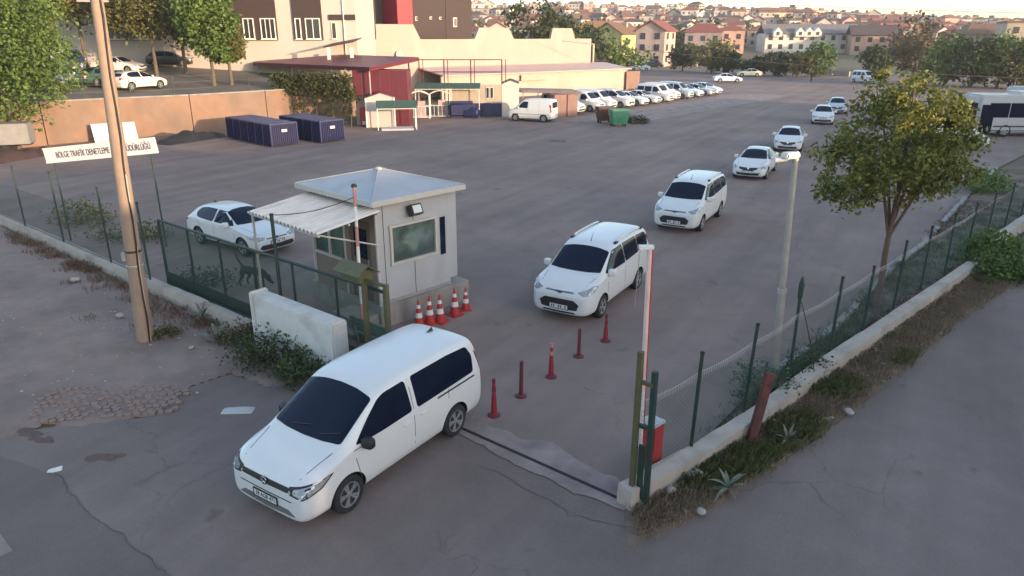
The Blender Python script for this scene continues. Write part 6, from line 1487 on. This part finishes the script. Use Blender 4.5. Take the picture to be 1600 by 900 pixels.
def town_window(wd, ht):
    k = (round(wd,1), round(ht,1))
    if k not in _wm: _wm[k] = MB().box((0,0,0), (wd,.16,ht)).mesh('window', wpane)
    return _wm[k]
def house(name, label, x, y, rz, w_, d_, floors, roof, wc, rc, group=None, fh=3.0, win_n=None, cache={}):
    h = floors*fh+.4; key = (round(w_), round(d_), floors, roof, wc, rc, fh)
    if key not in cache: cache[key] = house_meshes(round(w_), round(d_), h, roof, wc, rc)
    wl, rf = cache[key]; w_, d_ = round(w_), round(d_)
    t = thing(name, label, 'house', (x, y, hill(x, y)-.1), rz, group); link('wall', wl, t); r_ = link('roof', rf, t)
    n = win_n or max(2, int(w_/3.2))
    for f in range(floors):
        for k in range(n):
            link('window', town_window(1.2, 1.4), t, loc=(-w_/2+w_*(k+.5)/n, -d_/2-.03, f*fh+1.75))
        for k in range(2):
            o = link('window', town_window(1.2, 1.4), t, loc=(w_/2+.03, -d_/2+d_*(k+.5)/2, f*fh+1.75), rz=math.pi/2)
    if roof != 'flat' and (int(x*7)+int(y*3)) % 2: MB().box((w_*.2,d_*.12,h+1.5), (.7,.7,2.4)).obj('chimney', MATS['town_beige'], r_)
    return t
HX = lambda u, D: (u-800)/FPX*D
# recognisable houses nearest the car park
house('gabled_house', 'three storey house with pink sunlit side and red roof beyond the car park', HX(1012,180), 180, R(-28), 7, 9, 3, 'gable', 'pink', 'red', fh=2.55)
house('gabled_house', 'yellow gabled house with dark red roof behind the green trees', HX(955,205), 205, R(-38), 9, 11, 2, 'gable', 'yellow', 'brown')
house('hip_roof_house', 'cream house with ochre brown hipped roof left of the yellow gable', HX(928,235), 235, R(-10), 14, 10, 2, 'hip', 'cream', 'orange')
house('hip_roof_house', 'mauve house with red roof right of the pink gabled house', HX(1082,215), 215, R(-15), 10, 9, 2, 'hip', 'mauve', 'red')
house('hip_roof_house', 'salmon house with red roof between the mauve house and the white terrace', HX(1122,228), 228, R(-8), 7, 8, 2, 'hip', 'salmon', 'red')
house('terrace_house', 'long pale terrace house with slate grey roof and white dormers', HX(1235,232), 232, R(-2), 28, 9, 2, 'ridge', 'white', 'grey', win_n=9, fh=2.55)
trh = bpy.data.objects[-1] if False else None
for k, u in enumerate((1216,1251,1265,1278)):
    p = at(u,50,226); dm = thing('dormer_house', ['white dormer gable, leftmost on the terrace roof','white dormer gable, second on the terrace roof','white dormer gable, third on the terrace roof','white dormer gable, rightmost on the terrace roof'][k], 'dormer', (p.x,p.y,p.z-1.3), 0, 'white dormers on the terrace house')
    MB().add([(-1.3,0,0),(1.3,0,0),(1.3,0,1.2),(0,0,2.6),(-1.3,0,1.2),(-1.3,3,0),(1.3,3,0),(1.3,3,1.2),(0,3,2.6),(-1.3,3,1.2)], [(0,1,2,3,4),(9,8,7,6,5),(0,5,6,1),(1,6,7,2),(2,7,8,3),(3,8,9,4),(4,9,5,0)]).obj('dormer_wall', MATS['town_white'], dm); link('window', town_window(.9,1.0), dm, loc=(0,-.03,.9))
house('terrace_house', 'sunlit orange-pink end house with dark roof right of the white terrace', HX(1332,222), 222, R(-14), 13, 9, 2, 'ridge', 'salmon', 'dark', win_n=4, fh=2.55)
house('flat_roof_house', 'beige flat roofed block with small windows at the right edge', HX(1562,190), 190, R(-20), 13, 10, 3, 'flat', 'beige', 'brown', win_n=3)
house('flat_roof_house', 'grey house cut by the right edge above the tree belt', HX(1600,135), 135, R(-30), 9, 9, 2, 'flat', 'grey', 'dark', win_n=2)
house('hip_roof_house', 'brown hip roofed house behind the tree belt at the right', HX(1500,205), 205, R(-12), 15, 10, 2, 'hip', 'beige', 'brown')
# the rest of the slope
rnd = random.Random(31); n = 0
cols = ['cream','pink','grey','white','white','cream','beige','salmon','mauve']
for D, step, lo, hi in ((262,33,1,2),(300,30,1,2),(345,28,1,2),(395,25,2,2),(450,23,2,3),(510,21,2,3),(570,19,2,4),(635,17,3,4)):
    u = 738+rnd.uniform(0,14)
    while u < 1640:
        d = D*rnd.uniform(.95,1.05); x = HX(u, d); fl = rnd.randint(lo, hi); wc = rnd.choice(cols); flat = D > 480 and rnd.random() < .75 or rnd.random() < .15
        rc = rnd.choice(['red','red','red','brown','dark']) if not flat else rnd.choice(['grey','brown','dark']); rf = 'flat' if flat else rnd.choice(['hip','hip','ridge','gable'])
        wd = rnd.choice([7,9,11]) if fl < 4 else rnd.choice([11,13,15])
        kind = {'flat':'flat roofed block','hip':'hip roofed house','ridge':'ridge roofed house','gable':'gabled house'}[rf]
        dist = 'low on' if D < 340 else 'halfway up' if D < 480 else 'high on'
        zone = ('behind the warehouse' if u < 930 else 'above the pink house' if u < 1110 else 'above the white terrace' if u < 1300 else 'above the young tree' if u < 1450 else 'near the right edge')
        house('hillside_house', f'{wc} {fl} storey {kind}, {rc} roof, {dist} the slope {zone}', x, d, R(rnd.uniform(-45,20)), wd, rnd.choice([7,8,10]), fl, rf, wc, rc, 'houses on the far town slope').scale = (.84,.84,.84)
        u += step*.96*rnd.uniform(.7,1.4)*(13/ (wd if wd < 20 else 13))**-.5; n += 1
# trees between the houses
spr = random.Random(8); src_t = []
for k in range(4): src_t.append(tree('slope_tree', 'x', (0,-500,0), 6, [(0,0,3.4,2.8,2.6,2.6)], 36, 14, 1.0, [lf_dark,lf_olive,lf_brown,lf_dark][k], .2, .3, 90+k, group='trees among the houses on the slope'))
for k in range(110):
    D = spr.choice((195,225,250,290,340,400,480,560)); u = spr.uniform(745,1630); x = HX(u, D); s = src_t[k % 4]
    if D < 240 and 950 < u < 1370: continue
    lab = ['dark','olive','brown','deep green'][k % 4]; pl_ = 'low' if D < 300 else 'high'
    zone = ('behind the warehouse' if u < 930 else 'above the pink house' if u < 1110 else 'above the white terrace' if u < 1300 else 'above the young tree' if u < 1450 else 'near the right edge')
    lab = f'small {lab} tree {pl_} among the slope houses {zone}'
    if k < 4: o = s; o.location = (x, D, hill(x, D)); o['label'] = lab
    else: o = copy_tree(s, None, lab, (x, D, hill(x, D)), spr.uniform(0,6))
    sc = spr.uniform(.7,1.25); o.scale = (sc*1.2, sc*1.2, sc)
# overhead cables
oc = mat('cable_black', (.03,.03,.032), .6, 0)
for k, (p, q, sag, r_, lab) in enumerate(((at(900,-14,46),at(1720,22,46),.25,.02,'upper thin overhead cable crossing the sky at the top right'),(at(880,-6,46),at(1720,32,46),.3,.022,'lower thin overhead cable crossing the sky at the top right'),(at(880,64,98),at(1640,124,92),.6,.03,'thin cable strung across before the far trees'))):
    m_ = MB(); wire(m_, p, q, r_, sag, 24); t = thing('overhead_cable', lab, 'cable', (0,0,0)); m_.obj('cable_strand', oc, t)
    for e in (p, q): MB().lathe([(.05,-.1),(.07,0),(.05,.1)], 8, c=e).obj('insulator', concrete_m, t)
# unseen houses added across the road, behind the viewpoint, to shade the gate
s0 = 25.0; pv = Vector((.65,.76,0))
for k, (w0, w1, h) in enumerate(((-36,-14,8.4),(-14.05,5,8.2),(5.05,22,8.4),(22.05,42,8.3),(42.05,62,8.2),(62.05,84,7.6))):
    c = sv*(s0+5)+pv*((w0+w1)/2); t = thing('shading_house', ['first','second','third','fourth','fifth','sixth'][k]+' plain unseen house added behind the viewpoint for shade', 'house', (c.x, c.y, 0), math.atan2(pv.y, pv.x), 'unseen houses added for shade')
    MB().box((0,0,h/2-.1), (w1-w0,9,h)).obj('wall', MATS['town_beige'], t); MB().box((0,0,h+.1), (w1-w0+.5,9.5,.3)).obj('roof', MATS['townroof_grey'], t)
    for f in range(2):
        for j in range(4): link('window', town_window(1.3,1.4), t, loc=(-(w1-w0)/2+(w1-w0)*(j+.5)/4, 4.55, 2.0+f*3.2))
# ================================================================ evening haze over the town
hz = MB().box((0,0,22), (10800,10800,46)).mesh('haze', []); hm = bpy.data.materials.new('haze_air'); hm.use_nodes = True
for n_ in list(hm.node_tree.nodes):
    if n_.type == 'BSDF_PRINCIPLED': hm.node_tree.nodes.remove(n_)
pv_ = hm.node_tree.nodes.new('ShaderNodeVolumePrincipled'); pv_.inputs['Density'].default_value = .00034; pv_.inputs['Color'].default_value = (.82,.80,.84,1); pv_.inputs['Anisotropy'].default_value = .2
hm.node_tree.links.new(pv_.outputs[0], hm.node_tree.nodes['Material Output'].inputs['Volume'])
hz.materials.append(hm); link('haze', hz, kind='stuff', label='thin pale evening haze over the whole scene', cat='haze')
